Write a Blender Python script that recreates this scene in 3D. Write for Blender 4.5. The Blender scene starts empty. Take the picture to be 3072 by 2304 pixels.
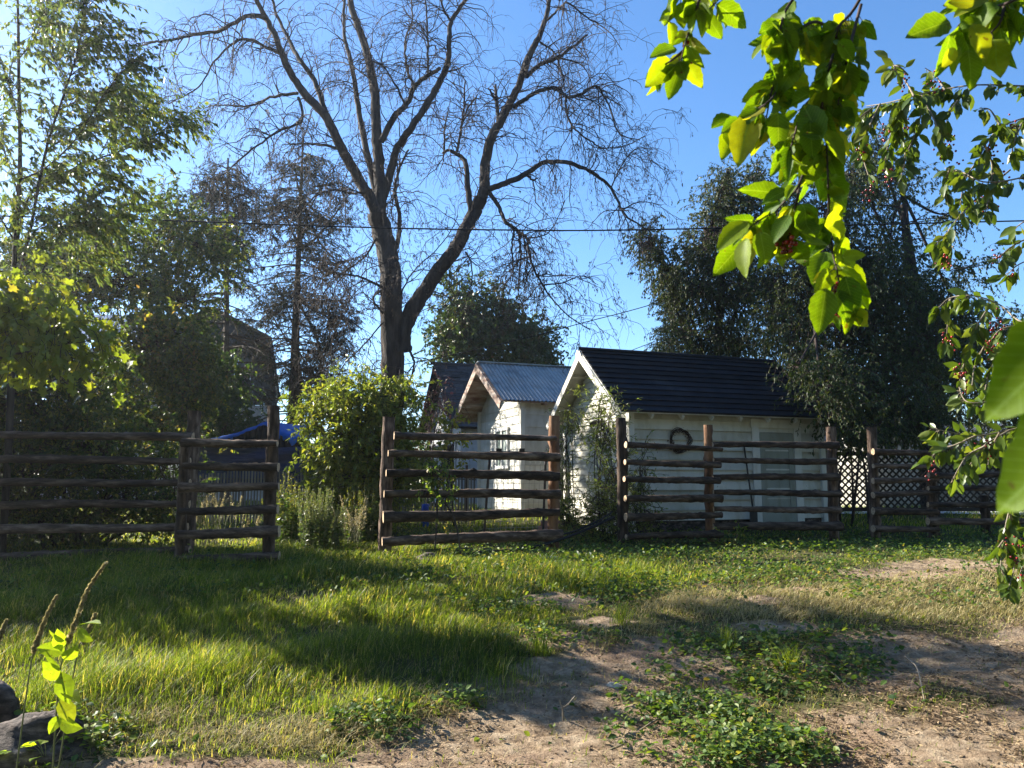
import bpy, math, random
import numpy as np
random.seed(11)
R = np.random.default_rng(11)
SC = bpy.context.scene
COL = SC.collection
F = 769.0
PITCH = math.radians(7.19)
CAM = np.array([0.0, 0.0, 1.5])
FW = np.array([0, math.cos(PITCH), math.sin(PITCH)])
UP = np.array([0, -math.sin(PITCH), math.cos(PITCH)])

def P(px, py, Y):
    d = FW + np.array([1.0, 0, 0]) * (px - 512) / F + UP * (384 - py) / F
    return CAM + d * (Y / d[1])

def proj(X):
    v = np.asarray(X, float) - CAM
    dep = np.maximum(v @ FW, 0.05)
    return 512 + F * v[..., 0] / dep, 384 - F * (v @ UP) / dep

def sstep(t):
    t = np.clip(t, 0, 1); return t * t * (3 - 2 * t)

def gz(x, y):
    x = np.asarray(x, float); y = np.asarray(y, float)
    b = 0.47 * sstep((y - 3.0) / 7.5) + 0.24 * sstep((y - 12) / 8)
    n = 0.022 * np.sin(x * 1.3 + 0.7 * y) + 0.018 * np.sin(y * 2.1 - x * 0.9 + 1) + 0.010 * np.sin(3.7 * x + 1.1 * y) + 0.008 * np.sin(5.1 * y - 2.3 * x)
    return b + n * np.clip((y + 2) / 5, 0, 1)

def G(px, py):
    Y = 2.0
    while Y < 60:
        p = P(px, py, Y)
        if p[2] <= gz(p[0], Y): return np.array([p[0], Y, float(gz(p[0], Y))])
        Y += 0.02
    return P(px, py, 60)

# ------------------------------------------------------------------ mesh builder
ORIG = {}
class MB:
    def __init__(s):
        s.V = []; s.F = []; s.M = []; s.A = []; s.UV = []; s.n = 0; s.S = []
    def add(s, V, Fc, mat=0, var=0.5, uv=None, smooth=False):
        V = np.asarray(V, float).reshape(-1, 3); Fc = np.asarray(Fc, int)
        if Fc.ndim == 1: Fc = Fc.reshape(1, -1)
        s.V.append(V)
        s.F.append(Fc + s.n); s.M.append(np.full(len(Fc), mat)); s.S.append(np.full(len(Fc), smooth))
        a = np.asarray(var, float)
        s.A.append(np.full(len(V), float(a)) if a.ndim == 0 else a)
        s.UV.append(np.zeros((len(V), 2)) if uv is None else np.asarray(uv, float))
        s.n += len(V)
        return s
    def box(s, c, size, ax=None, mat=0, var=0.5):
        h = np.array(size, float) / 2
        v = np.array([[i, j, k] for i in (-1, 1) for j in (-1, 1) for k in (-1, 1)]) * h
        if ax is not None: v = v @ np.array(ax, float)
        v = v + np.array(c, float)
        f = [[0, 1, 3, 2], [4, 6, 7, 5], [0, 4, 5, 1], [2, 3, 7, 6], [0, 2, 6, 4], [1, 5, 7, 3]]
        return s.add(v, f, mat, var)
    def beam(s, a, b, w, h, mat=0, var=0.5, up=(0, 0, 1)):
        a = np.array(a, float); b = np.array(b, float); d = b - a; L = np.linalg.norm(d); d /= L
        sd = np.cross(d, up)
        if np.linalg.norm(sd) < 1e-4: sd = np.cross(d, (1, 0, 0))
        sd /= np.linalg.norm(sd); u = np.cross(sd, d)
        return s.box((a + b) / 2, (L, w, h), [d, sd, u], mat, var)
    def build(s, name, mats, parent=None, loc=(0, 0, 0)):
        if not isinstance(mats, (list, tuple)): mats = [mats]
        V = np.concatenate(s.V) if s.V else np.zeros((0, 3))
        if parent is not None:
            org = ORIG[parent.name]
            rel = (0, 0, 0)
        else:
            org = np.array(loc, float); rel = loc
        me = bpy.data.meshes.new(name)
        V = V - org
        me.vertices.add(len(V)); me.vertices.foreach_set('co', V.astype(np.float32).ravel())
        nl = sum(f.size for f in s.F); npoly = sum(len(f) for f in s.F)
        idx = np.concatenate([f.ravel() for f in s.F])
        tot = np.concatenate([np.full(len(f), f.shape[1]) for f in s.F])
        st = np.concatenate([[0], np.cumsum(tot)[:-1]])
        me.loops.add(nl); me.loops.foreach_set('vertex_index', idx.astype(np.int32))
        me.polygons.add(npoly); me.polygons.foreach_set('loop_start', st.astype(np.int32))
        me.polygons.foreach_set('material_index', np.concatenate(s.M).astype(np.int32))
        me.polygons.foreach_set('use_smooth', np.concatenate(s.S).astype(bool))
        me.update(calc_edges=True)
        at = me.attributes.new('var', 'FLOAT', 'POINT')
        at.data.foreach_set('value', np.concatenate(s.A).astype(np.float32))
        uv = me.uv_layers.new(name='UVMap')
        U = np.concatenate(s.UV)[idx]
        uv.data.foreach_set('uv', U.astype(np.float32).ravel())
        for m in mats: me.materials.append(m)
        o = bpy.data.objects.new(name, me); COL.objects.link(o)
        o.location = rel
        ORIG[o.name] = org
        if parent is not None: o.parent = parent
        return o

def thing(name, label, cat, loc, group=None):
    o = bpy.data.objects.new(name, None); COL.objects.link(o)
    o.empty_display_size = 0.2
    o.location = tuple(float(c) for c in loc); ORIG[o.name] = np.array(loc, float)
    o['label'] = label; o['category'] = cat
    if group: o['group'] = group
    return o

def tag(o, label=None, cat=None, group=None, kind=None):
    if label: o['label'] = label
    if cat: o['category'] = cat
    if group: o['group'] = group
    if kind: o['kind'] = kind
    return o

def unit(v):
    v = np.asarray(v, float); return v / np.maximum(np.linalg.norm(v, axis=-1, keepdims=True), 1e-9)

def tubes(mb, pts, rad, S=5, mat=0, var=0.5, cap=False, smooth=True):
    """pts (N,K,3), rad (N,K) -> N tubes of K rings."""
    pts = np.asarray(pts, float); rad = np.asarray(rad, float)
    if pts.ndim == 2: pts = pts[None]; rad = rad[None]
    N, K, _ = pts.shape
    T = np.empty_like(pts); T[:, 1:-1] = pts[:, 2:] - pts[:, :-2]; T[:, 0] = pts[:, 1] - pts[:, 0]; T[:, -1] = pts[:, -1] - pts[:, -2]
    T = unit(T)
    ref = np.where(np.abs(unit(pts[:, -1] - pts[:, 0])[:, 2:3]) > 0.8, np.array([[1.0, 0.2, 0]]), np.array([[0, 0, 1.0]]))[:, None, :]
    A = unit(np.cross(T, np.broadcast_to(ref, T.shape))); B = np.cross(T, A)
    th = np.arange(S) * 2 * math.pi / S
    ring = A[:, :, None, :] * np.cos(th)[None, None, :, None] + B[:, :, None, :] * np.sin(th)[None, None, :, None]
    if rad.ndim == 2: rad = rad[:, :, None]
    V = pts[:, :, None, :] + ring * rad[..., None]
    base = (np.arange(N) * K * S)[:, None, None]
    k = np.arange(K - 1)[None, :, None]; j = np.arange(S)[None, None, :]
    a = base + k * S + j; b = base + k * S + (j + 1) % S
    Fq = np.stack([a, b, b + S, a + S], -1).reshape(-1, 4)
    vv = var if np.ndim(var) == 0 else np.repeat(np.asarray(var), K * S)
    mb.add(V.reshape(-1, 3), Fq, mat, vv, smooth=smooth)
    return V

def spline(ctrl, n, rad=None):
    c = np.asarray(ctrl, float); m = len(c)
    c2 = np.vstack([2 * c[0] - c[1], c, 2 * c[-1] - c[-2]])
    t = np.linspace(0, m - 1, n); i = np.minimum(t.astype(int), m - 2); u = (t - i)[:, None]
    p0, p1, p2, p3 = c2[i], c2[i + 1], c2[i + 2], c2[i + 3]
    o = 0.5 * ((2 * p1) + (-p0 + p2) * u + (2 * p0 - 5 * p1 + 4 * p2 - p3) * u * u + (-p0 + 3 * p1 - 3 * p2 + p3) * u ** 3)
    if rad is None: return o
    return o, np.interp(t, np.arange(m), rad)

# ------------------------------------------------------------------ leaves
def T_leaf4(w=0.28, f=0.06):
    return np.array([[0, 0, 0], [.45, -w, f], [1, 0, -.04], [.45, w, f]]), np.array([[0, 1, 2], [0, 2, 3]])
def T_ovate(w=0.3):
    v = [[0, 0, 0], [.22, -w * .8, .05], [.5, -w, .07], [.78, -w * .6, .03], [1, 0, -.08], [.78, w * .6, .03], [.5, w, .07], [.22, w * .8, .05], [.5, 0, 0]]
    return np.array(v), np.array([[8, 0, 1], [8, 1, 2], [8, 2, 3], [8, 3, 4], [8, 4, 5], [8, 5, 6], [8, 6, 7], [8, 7, 0]])
def T_maple():
    pol = [(0, 0), (.12, -.18), (.02, -.42), (.3, -.3), (.38, -.62), (.55, -.36), (.62, -.16), (.78, -.24), (1, 0), (.78, .24), (.62, .16), (.55, .36), (.38, .62), (.3, .3), (.02, .42), (.12, .18)]
    v = [[a, b, .12 * abs(b) - .1 * a * a] for a, b in pol] + [[.35, 0, 0]]
    n = len(pol); return np.array(v), np.array([[n, i, (i + 1) % n] for i in range(n)])

def leaves(mb, pos, dirs, size, tmpl, mat=0, var=None, up=None, roll=1.0, wscale=1.0, uv=False):
    pos = np.asarray(pos, float); N = len(pos)
    if N == 0: return
    TV, TF = tmpl
    d = unit(dirs)
    if up is None: up = np.array([0, 0, 1.0])
    rnd = R.normal(size=(N, 3)) * roll + up
    s = unit(np.cross(d, rnd)); n = np.cross(s, d)
    size = np.broadcast_to(np.asarray(size, float), (N,))
    V = pos[:, None, :] + size[:, None, None] * (TV[None, :, 0:1] * d[:, None, :] + wscale * TV[None, :, 1:2] * s[:, None, :] + TV[None, :, 2:3] * n[:, None, :])
    K = len(TV)
    Fc = (TF[None] + (np.arange(N) * K)[:, None, None]).reshape(-1, 3)
    if var is None: var = R.random(N)
    uvs = np.tile(TV[:, :2], (N, 1)) if uv else None
    mb.add(V.reshape(-1, 3), Fc, mat, np.repeat(var, K), uv=uvs, smooth=uv)

# ------------------------------------------------------------------ materials
def nt(name):
    m = bpy.data.materials.new(name); m.use_nodes = True
    t = m.node_tree; t.nodes.clear()
    o = t.nodes.new('ShaderNodeOutputMaterial')
    return m, t, o
def N_(t, typ, **kw):
    n = t.nodes.new(typ)
    for k, v in kw.items():
        if k.startswith('i_'):
            n.inputs[k[2:].replace('_', ' ')].default_value = v
        else: setattr(n, k, v)
    return n
def ramp(t, fac, stops):
    n = t.nodes.new('ShaderNodeValToRGB'); e = n.color_ramp.elements
    while len(e) < len(stops): e.new(0.5)
    for el, (p, c) in zip(e, stops):
        el.position = p; el.color = (c[0], c[1], c[2], 1)
    t.links.new(fac, n.inputs['Fac']); return n.outputs['Color']
def noise(t, scale, detail=4, rough=.55, vec=None, stretch=None):
    tc = t.nodes.new('ShaderNodeTexCoord'); src = tc.outputs['Object']
    if vec is not None: src = vec
    if stretch:
        mp = t.nodes.new('ShaderNodeMapping'); mp.inputs['Scale'].default_value = stretch
        t.links.new(src, mp.inputs['Vector']); src = mp.outputs['Vector']
    n = t.nodes.new('ShaderNodeTexNoise'); n.inputs['Scale'].default_value = scale
    n.inputs['Detail'].default_value = detail; n.inputs['Roughness'].default_value = rough
    t.links.new(src, n.inputs['Vector']); return n.outputs['Fac']
def mixc(t, fac, a, b, blend='MIX'):
    n = t.nodes.new('ShaderNodeMix'); n.data_type = 'RGBA'; n.blend_type = blend
    if isinstance(fac, float): n.inputs[0].default_value = fac
    else: t.links.new(fac, n.inputs[0])
    for i, c in ((6, a), (7, b)):
        if isinstance(c, tuple): n.inputs[i].default_value = (c[0], c[1], c[2], 1)
        else: t.links.new(c, n.inputs[i])
    return n.outputs[2]
def bump(t, h, strength=.3, dist=.02):
    b = t.nodes.new('ShaderNodeBump'); b.inputs['Strength'].default_value = strength; b.inputs['Distance'].default_value = dist
    t.links.new(h, b.inputs['Height']); return b.outputs['Normal']
def attr(t, name='var'):
    a = t.nodes.new('ShaderNodeAttribute'); a.attribute_name = name; return a.outputs['Fac']

def mat(name, stops, scale=3.0, rough=.8, stretch=None, bumpS=.3, bumpD=.01, bscale=None, metal=0, varmix=0.25, spec=.3, detail=5):
    m, t, o = nt(name)
    f = noise(t, scale, detail, .6, stretch=stretch)
    c = ramp(t, f, stops)
    v = attr(t)
    k = ramp(t, v, [(0, (1 - varmix,) * 3), (1, (1 + varmix * .6,) * 3)])
    c = mixc(t, 1.0, c, k, 'MULTIPLY')
    b = t.nodes.new('ShaderNodeBsdfPrincipled')
    t.links.new(c, b.inputs['Base Color']); b.inputs['Roughness'].default_value = rough
    b.inputs['Metallic'].default_value = metal; b.inputs['Specular IOR Level'].default_value = spec
    if bumpS > 0:
        h = noise(t, bscale or scale * 2, 6, .65, stretch=stretch)
        t.links.new(bump(t, h, bumpS, bumpD), b.inputs['Normal'])
    t.links.new(b.outputs[0], o.inputs['Surface'])
    return m

def leafmat(name, stops, trans=.5, tint=(1.5, 1.6, .7), rough=.42, spec=.5, veins=False):
    m, t, o = nt(name)
    v = attr(t)
    c = ramp(t, v, stops)
    if veins:
        uv = t.nodes.new('ShaderNodeUVMap')
        sx = t.nodes.new('ShaderNodeSeparateXYZ'); t.links.new(uv.outputs[0], sx.inputs[0])
        ab = N_(t, 'ShaderNodeMath', operation='ABSOLUTE'); t.links.new(sx.outputs[1], ab.inputs[0])
        mid = N_(t, 'ShaderNodeMath', operation='LESS_THAN'); t.links.new(ab.outputs[0], mid.inputs[0]); mid.inputs[1].default_value = .012
        k = N_(t, 'ShaderNodeMath', operation='MULTIPLY_ADD'); t.links.new(ab.outputs[0], k.inputs[0]); k.inputs[1].default_value = -.9; t.links.new(sx.outputs[0], k.inputs[2])
        k2 = N_(t, 'ShaderNodeMath', operation='MULTIPLY'); t.links.new(k.outputs[0], k2.inputs[0]); k2.inputs[1].default_value = 11
        fr = N_(t, 'ShaderNodeMath', operation='FRACT'); t.links.new(k2.outputs[0], fr.inputs[0])
        lt = N_(t, 'ShaderNodeMath', operation='LESS_THAN'); t.links.new(fr.outputs[0], lt.inputs[0]); lt.inputs[1].default_value = .09
        mx = N_(t, 'ShaderNodeMath', operation='MAXIMUM'); t.links.new(lt.outputs[0], mx.inputs[0]); t.links.new(mid.outputs[0], mx.inputs[1])
        ml = N_(t, 'ShaderNodeMath', operation='MULTIPLY'); t.links.new(mx.outputs[0], ml.inputs[0]); ml.inputs[1].default_value = .6
        c = mixc(t, ml.outputs[0], c, (.2, .3, .07))
        nz = noise(t, 60, 4)
        c = mixc(t, 1.0, c, ramp(t, nz, [(.3, (.8, .8, .8)), (.7, (1.15, 1.15, 1.1))]), 'MULTIPLY')
        c = mixc(t, ramp(t, noise(t, 75, 2, .4), [(.70, (0, 0, 0)), (.74, (.8, .8, .8))]), c, (.10, .055, .02))
    b = t.nodes.new('ShaderNodeBsdfPrincipled')
    t.links.new(c, b.inputs['Base Color']); b.inputs['Roughness'].default_value = rough; b.inputs['Specular IOR Level'].default_value = spec
    tr = t.nodes.new('ShaderNodeBsdfTranslucent')
    c2 = mixc(t, 1.0, c, tint, 'MULTIPLY')
    t.links.new(c2, tr.inputs['Color'])
    ms = t.nodes.new('ShaderNodeMixShader'); ms.inputs[0].default_value = trans
    t.links.new(b.outputs[0], ms.inputs[1]); t.links.new(tr.outputs[0], ms.inputs[2])
    t.links.new(ms.outputs[0], o.inputs['Surface'])
    return m

M = {}
M['log'] = mat('log_bark', [(.32, (.022, .015, .011)), (.5, (.09, .058, .042)), (.66, (.22, .155, .115))], 14, .9, (1, 1, .22), 1.0, .035, 34, varmix=.5)
M['rail'] = mat('rail_bark', [(.32, (.022, .015, .011)), (.5, (.09, .058, .042)), (.66, (.22, .155, .115))], 14, .9, (.2, 1, 1), 1.0, .035, 34, varmix=.5)
M['logred'] = mat('log_bark_red', [(.3, (.05, .028, .018)), (.5, (.17, .085, .045)), (.7, (.28, .17, .10))], 9, .9, (1, 1, .25), .9, .02, 26)
M['cut'] = mat('cut_wood', [(.3, (.35, .22, .13)), (.6, (.62, .46, .30))], 30, .8, None, .3, .004)
M['bark'] = mat('tree_bark', [(.3, (.012, .009, .009)), (.5, (.04, .031, .027)), (.72, (.095, .072, .06))], 6, .9, (1, 1, .2), 1.0, .06, 11)
M['twig'] = mat('twig_bark', [(.3, (.02, .014, .012)), (.7, (.07, .046, .038))], 5, .85, None, 0)
M['pod'] = mat('dry_pods', [(.3, (.05, .03, .022)), (.7, (.16, .10, .06))], 8, .8, None, 0, varmix=.5)
M['conbark'] = mat('conifer_bark', [(.3, (.03, .022, .018)), (.7, (.12, .085, .06))], 8, .9, (1, 1, .3), .6, .03)
M['stem'] = mat('green_stem', [(.3, (.09, .10, .03)), (.7, (.2, .2, .08))], 8, .6, None, 0)
M['twigpale'] = mat('pale_twig', [(.3, (.14, .11, .08)), (.7, (.3, .25, .18))], 20, .6, None, .2, .002)
def siding(name, a, b, c):
    m, t, o = nt(name)
    n1 = noise(t, 1.2, 5); n2 = noise(t, 5, 5, .6, stretch=(1, 1, .35))
    col = ramp(t, n1, [(.3, a), (.7, b)])
    st = ramp(t, n2, [(.32, (.80, .77, .70)), (.52, (1, 1, 1))])
    col = mixc(t, 1.0, col, st, 'MULTIPLY')
    v = attr(t); col = mixc(t, 1.0, col, ramp(t, v, [(0, (.70, .69, .64)), (1, (1.05, 1.05, 1.05))]), 'MULTIPLY')
    n3 = noise(t, 22, 3, .5)
    pe = ramp(t, n3, [(.70, (0, 0, 0)), (.74, (1, 1, 1))])
    col = mixc(t, pe, col, c)
    bs = t.nodes.new('ShaderNodeBsdfPrincipled'); t.links.new(col, bs.inputs['Base Color']); bs.inputs['Roughness'].default_value = .65
    t.links.new(bump(t, noise(t, 40, 3), .12, .002), bs.inputs['Normal'])
    t.links.new(bs.outputs[0], o.inputs['Surface']); return m
M['siding'] = siding('shed_siding', (.50, .48, .40), (.62, .60, .52), (.30, .25, .18))
M['siding2'] = siding('workshop_siding', (.56, .55, .49), (.66, .65, .60), (.5, .47, .4))
M['siding3'] = siding('house_siding', (.46, .49, .53), (.55, .57, .61), (.42, .43, .45))
M['trim'] = siding('white_trim', (.66, .64, .58), (.78, .76, .70), (.3, .25, .18))
M['door'] = siding('door_paint', (.27, .29, .24), (.34, .35, .30), (.18, .16, .13))
M['navy'] = mat('navy_metal_roof', [(.3, (.006, .009, .014)), (.55, (.013, .016, .023)), (.75, (.030, .032, .036))], 2.2, .65, None, .35, .008, 30, metal=0, varmix=.5, spec=.12)
M['galv'] = mat('galvanised_roof', [(.3, (.28, .28, .28)), (.5, (.45, .46, .46)), (.7, (.36, .33, .30))], 2.5, .38, (1, 1, .5), .1, .004, 20, metal=.25, varmix=.2)
M['barge'] = mat('weathered_board', [(.3, (.16, .07, .045)), (.5, (.34, .25, .2)), (.7, (.52, .47, .42))], 7, .8, (.3, .3, 1.5), .4, .005, 20)
M['shingle'] = mat('dark_shingles', [(.3, (.045, .042, .045)), (.7, (.10, .095, .095))], 9, .8, (1, 1, 3), .5, .01, 30, varmix=.5)
M['shingle2'] = mat('wood_shingles', [(.3, (.05, .06, .075)), (.7, (.12, .135, .155))], 9, .7, (1, 1, 3), .5, .01, 30, varmix=.5)
M['shiny'] = mat('glossy_roof', [(.3, (.3, .27, .26)), (.7, (.5, .46, .44))], 5, .22, None, .3, .01, 12, metal=.5, varmix=.5)
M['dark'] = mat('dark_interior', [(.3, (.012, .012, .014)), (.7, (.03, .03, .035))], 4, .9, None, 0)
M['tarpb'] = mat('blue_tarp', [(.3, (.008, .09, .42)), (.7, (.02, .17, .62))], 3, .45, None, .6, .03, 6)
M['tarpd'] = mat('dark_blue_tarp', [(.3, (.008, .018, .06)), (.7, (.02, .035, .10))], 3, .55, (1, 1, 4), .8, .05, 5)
M['slat'] = mat('grey_slats', [(.3, (.13, .115, .09)), (.7, (.28, .25, .20))], 6, .85, (1, 1, .2), .3, .004, varmix=.5)
M['lattice'] = mat('dark_lattice', [(.3, (.025, .02, .018)), (.7, (.06, .048, .04))], 9, .85, None, .2, .003)
M['wlattice'] = mat('white_lattice', [(.3, (.5, .5, .48)), (.7, (.7, .7, .68))], 9, .8, None, 0)
M['wire'] = mat('rusty_pipe', [(.3, (.03, .026, .024)), (.7, (.09, .07, .06))], 12, .6, None, .2, .002, metal=.3)
M['mesh'] = mat('galvanised_wire', [(.3, (.22, .21, .19)), (.7, (.4, .39, .36))], 12, .5, None, 0, metal=.4)
M['black'] = mat('black_metal', [(.3, (.012, .012, .012)), (.7, (.03, .03, .03))], 12, .5, None, 0)
M['cable'] = mat('black_cable', [(.3, (.006, .006, .007)), (.7, (.012, .012, .013))], 5, .7, None, 0)
M['frame'] = mat('window_frame', [(.3, (.62, .62, .6)), (.7, (.75, .75, .73))], 8, .5, None, 0)
M['brick'] = mat('salmon_brick', [(.3, (.35, .15, .10)), (.7, (.55, .30, .22))], 12, .9, None, .4, .004)
M['stone'] = mat('grey_stone', [(.35, (.02, .016, .014)), (.5, (.07, .055, .048)), (.68, (.22, .17, .15))], 9, .9, (1, 1, 2.5), .9, .02, 30)
M['pebble'] = mat('pale_stone', [(.3, (.32, .28, .22)), (.7, (.5, .45, .37))], 20, .85, None, .4, .004)
M['blueplastic'] = mat('blue_plastic', [(.3, (.01, .06, .4)), (.7, (.02, .09, .5))], 3, .4, None, 0)
M['road'] = mat('pale_road', [(.3, (.42, .41, .40)), (.7, (.58, .57, .55))], 6, .85, None, .3, .01)
M['berry'] = mat('red_berry', [(.3, (.10, .006, .008)), (.7, (.38, .02, .02))], 60, .2, None, 0, spec=.6, varmix=.6)
def glassm():
    m, t, o = nt('window_glass')
    b = t.nodes.new('ShaderNodeBsdfPrincipled'); t.links.new(ramp(t, noise(t, 2, 3), [(.3, (.10, .13, .12)), (.7, (.32, .38, .34))]), b.inputs['Base Color'])
    b.inputs['Roughness'].default_value = .08; b.inputs['Specular IOR Level'].default_value = .7
    t.links.new(b.outputs[0], o.inputs['Surface']); return m
M['glass'] = glassm()
M['curtain'] = mat('pale_blind', [(.3, (.3, .35, .33)), (.7, (.42, .47, .44))], 5, .35, (1, 1, .2), 0, spec=.6)

LF = leafmat
M['lf_maple'] = LF('silver_maple_leaf', [(0, (.06, .10, .03)), (.6, (.11, .16, .05)), (.9, (.17, .17, .03)), (1, (.2, .12, .03))], .5, (1.7, 1.6, .7))
M['lf_maple_near'] = LF('yellow_green_maple_leaf', [(0, (.12, .17, .025)), (.7, (.2, .24, .035)), (1, (.3, .26, .04))], .5, (1.7, 1.6, .6))
M['lf_shrub'] = LF('shrub_leaf', [(0, (.025, .055, .014)), (.5, (.05, .085, .022)), (.75, (.12, .14, .03)), (.95, (.22, .21, .04)), (1, (.2, .13, .05))], .48, (1.8, 1.7, .7))
M['lf_elder'] = LF('boxelder_leaf', [(0, (.06, .10, .02)), (.6, (.14, .19, .035)), (1, (.25, .25, .05))], .45, (1.8, 1.7, .6))
M['lf_right'] = LF('willow_leaf', [(0, (.016, .036, .010)), (.6, (.04, .068, .018)), (1, (.12, .135, .035))], .3, (1.8, 1.6, .6), .5, .35)
M['lf_mid'] = LF('plum_leaf', [(0, (.03, .06, .016)), (.6, (.07, .10, .025)), (.9, (.1, .1, .03)), (1, (.16, .07, .035))], .3)
M['needle'] = LF('fir_needles', [(0, (.018, .03, .014)), (.6, (.035, .05, .022)), (.8, (.08, .06, .03)), (1, (.12, .07, .04))], .15, (1.2, 1.2, .7), .6, .2)
M['spruce'] = LF('spruce_needles', [(0, (.014, .028, .014)), (1, (.045, .06, .025))], .1, (1.2, 1.2, .7), .6, .2)
M['redbush'] = LF('plum_red_leaf', [(0, (.05, .02, .022)), (1, (.13, .045, .05))], .2, (1.4, .9, .8))
M['lf_vine'] = LF('vine_leaf', [(0, (.08, .12, .02)), (.7, (.16, .21, .045)), (1, (.26, .24, .07))], .45, (1.6, 1.5, .7))
M['grass'] = LF('green_grass', [(0, (.06, .09, .016)), (.5, (.17, .22, .03)), (.88, (.30, .32, .055)), (.93, (.30, .25, .12)), (1, (.42, .34, .17))], .52, (1.8, 1.8, .5), .5, .3)
M['dry'] = LF('straw_grass', [(0, (.15, .17, .05)), (.3, (.32, .28, .12)), (1, (.52, .43, .24))], .35, (1.2, 1.1, .8), .6, .3)
M['weed'] = LF('weed_leaf', [(0, (.03, .065, .018)), (.6, (.08, .14, .028)), (.9, (.17, .22, .04)), (1, (.26, .2, .07))], .4, (1.8, 1.7, .6), .5, .28)
M['litter'] = LF('leaf_litter', [(0, (.06, .04, .025)), (.6, (.2, .14, .08)), (1, (.38, .28, .17))], .15, (1, 1, 1), .8, .2)
M['choke'] = LF('chokecherry_leaf', [(0, (.06, .13, .008)), (.4, (.12, .20, .008)), (.8, (.19, .26, .010)), (1, (.28, .26, .03))], .55, (2.1, 1.9, .25), .55, .22, veins=True)
M['chokefar'] = LF('chokecherry_far_leaf', [(0, (.05, .09, .015)), (.7, (.09, .14, .02)), (1, (.16, .19, .04))], .42, (1.7, 1.6, .5), .38, .6)
M['spike'] = LF('seed_spike', [(0, (.16, .14, .07)), (.6, (.3, .27, .16)), (1, (.45, .4, .3))], .35, (1.3, 1.2, .8), .6)
M['catmint'] = LF('mint_leaf', [(0, (.04, .07, .025)), (.6, (.10, .14, .05)), (1, (.2, .19, .10))], .4, (1.5, 1.5, .7))
# ================================================================== GROUND
ELL_DIRT = [(600, 705, 110, 34), (870, 660, 110, 20), (645, 668, 80, 22), (520, 730, 90, 30), (500, 745, 120, 36), (560, 668, 46, 10), (690, 655, 62, 15), (556, 600, 40, 6), (600, 622, 30, 4),
            (905, 574, 62, 7), (960, 566, 70, 6), (760, 600, 24, 4), (800, 590, 30, 3), (940, 748, 140, 46), (990, 668, 70, 34), (1060, 660, 90, 44), (840, 770, 120, 30),
            (690, 770, 60, 20), (200, 770, 140, 12), (420, 770, 90, 20), (770, 628, 40, 7), (890, 680, 60, 14), (1100, 740, 120, 80), (880, 640, 60, 8), (700, 600, 20, 4), (560, 640, 40, 8), (640, 760, 90, 30)]
ELL_DRY = [(860, 602, 130, 18), (960, 597, 120, 24), (300, 738, 130, 16), (120, 715, 70, 14), (430, 705, 90, 14), (700, 604, 60, 14), (620, 640, 70, 16), (1050, 600, 90, 40), (760, 622, 60, 14)]
ELL_LUSH = [(250, 655, 190, 52), (420, 610, 110, 50), (330, 565, 140, 24), (60, 640, 130, 60), (480, 660, 60, 36), (120, 600, 160, 50), (560, 575, 120, 16), (100, 700, 110, 30), (350, 705, 70, 16)]
ELL_WEED = [(770, 668, 100, 30), (720, 648, 60, 14), (830, 655, 60, 22), (700, 728, 76, 32), (750, 755, 74, 24), (430, 708, 50, 10), (60, 735, 60, 22), (560, 640, 70, 8), (620, 700, 10, 4), (510, 612, 50, 8), (380, 728, 50, 14)]
def ell(E, px, py, soft=.35):
    r = np.zeros_like(px)
    for a, b, c, d in E:
        q = np.sqrt(((px - a) / c) ** 2 + ((py - b) / d) ** 2)
        r = np.maximum(r, np.clip((1 + soft - q) / (2 * soft), 0, 1))
    return r
def wob(x, y, s=1.0):
    return (np.sin(x * 3.1 * s + 1.7 * y * s) + np.sin(y * 4.3 * s - 2.2 * x * s + 1) + np.sin(7.3 * x * s + 2.9 * y * s) * .7 + np.sin(9.1 * y * s - 6.2 * x * s) * .6 + .5 * np.sin(17 * x * s + 13 * y * s)) / 3
def masks(x, y):
    z = gz(x, y); X = np.stack([x, y, z], -1)
    px, py = proj(X)
    w = wob(x, y)
    dirt = np.clip(ell(ELL_DIRT, px, py, .5) * (.95 + .25 * wob(x, y, 2.7)) + .36 * w + .03, 0, 1)
    far = np.clip((y - 13.5) / 2, 0, 1)
    w2 = wob(x + 3, y - 2, 1.9)
    return px, py, dirt, np.clip(ell(ELL_DRY, px, py) * (.85 + .5 * w2) + .12 * w, 0, 1), np.clip(ell(ELL_LUSH, px, py), 0, 1), np.clip(ell(ELL_WEED, px, py, .4) * (.9 + .9 * w2), 0, 1), far

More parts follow.
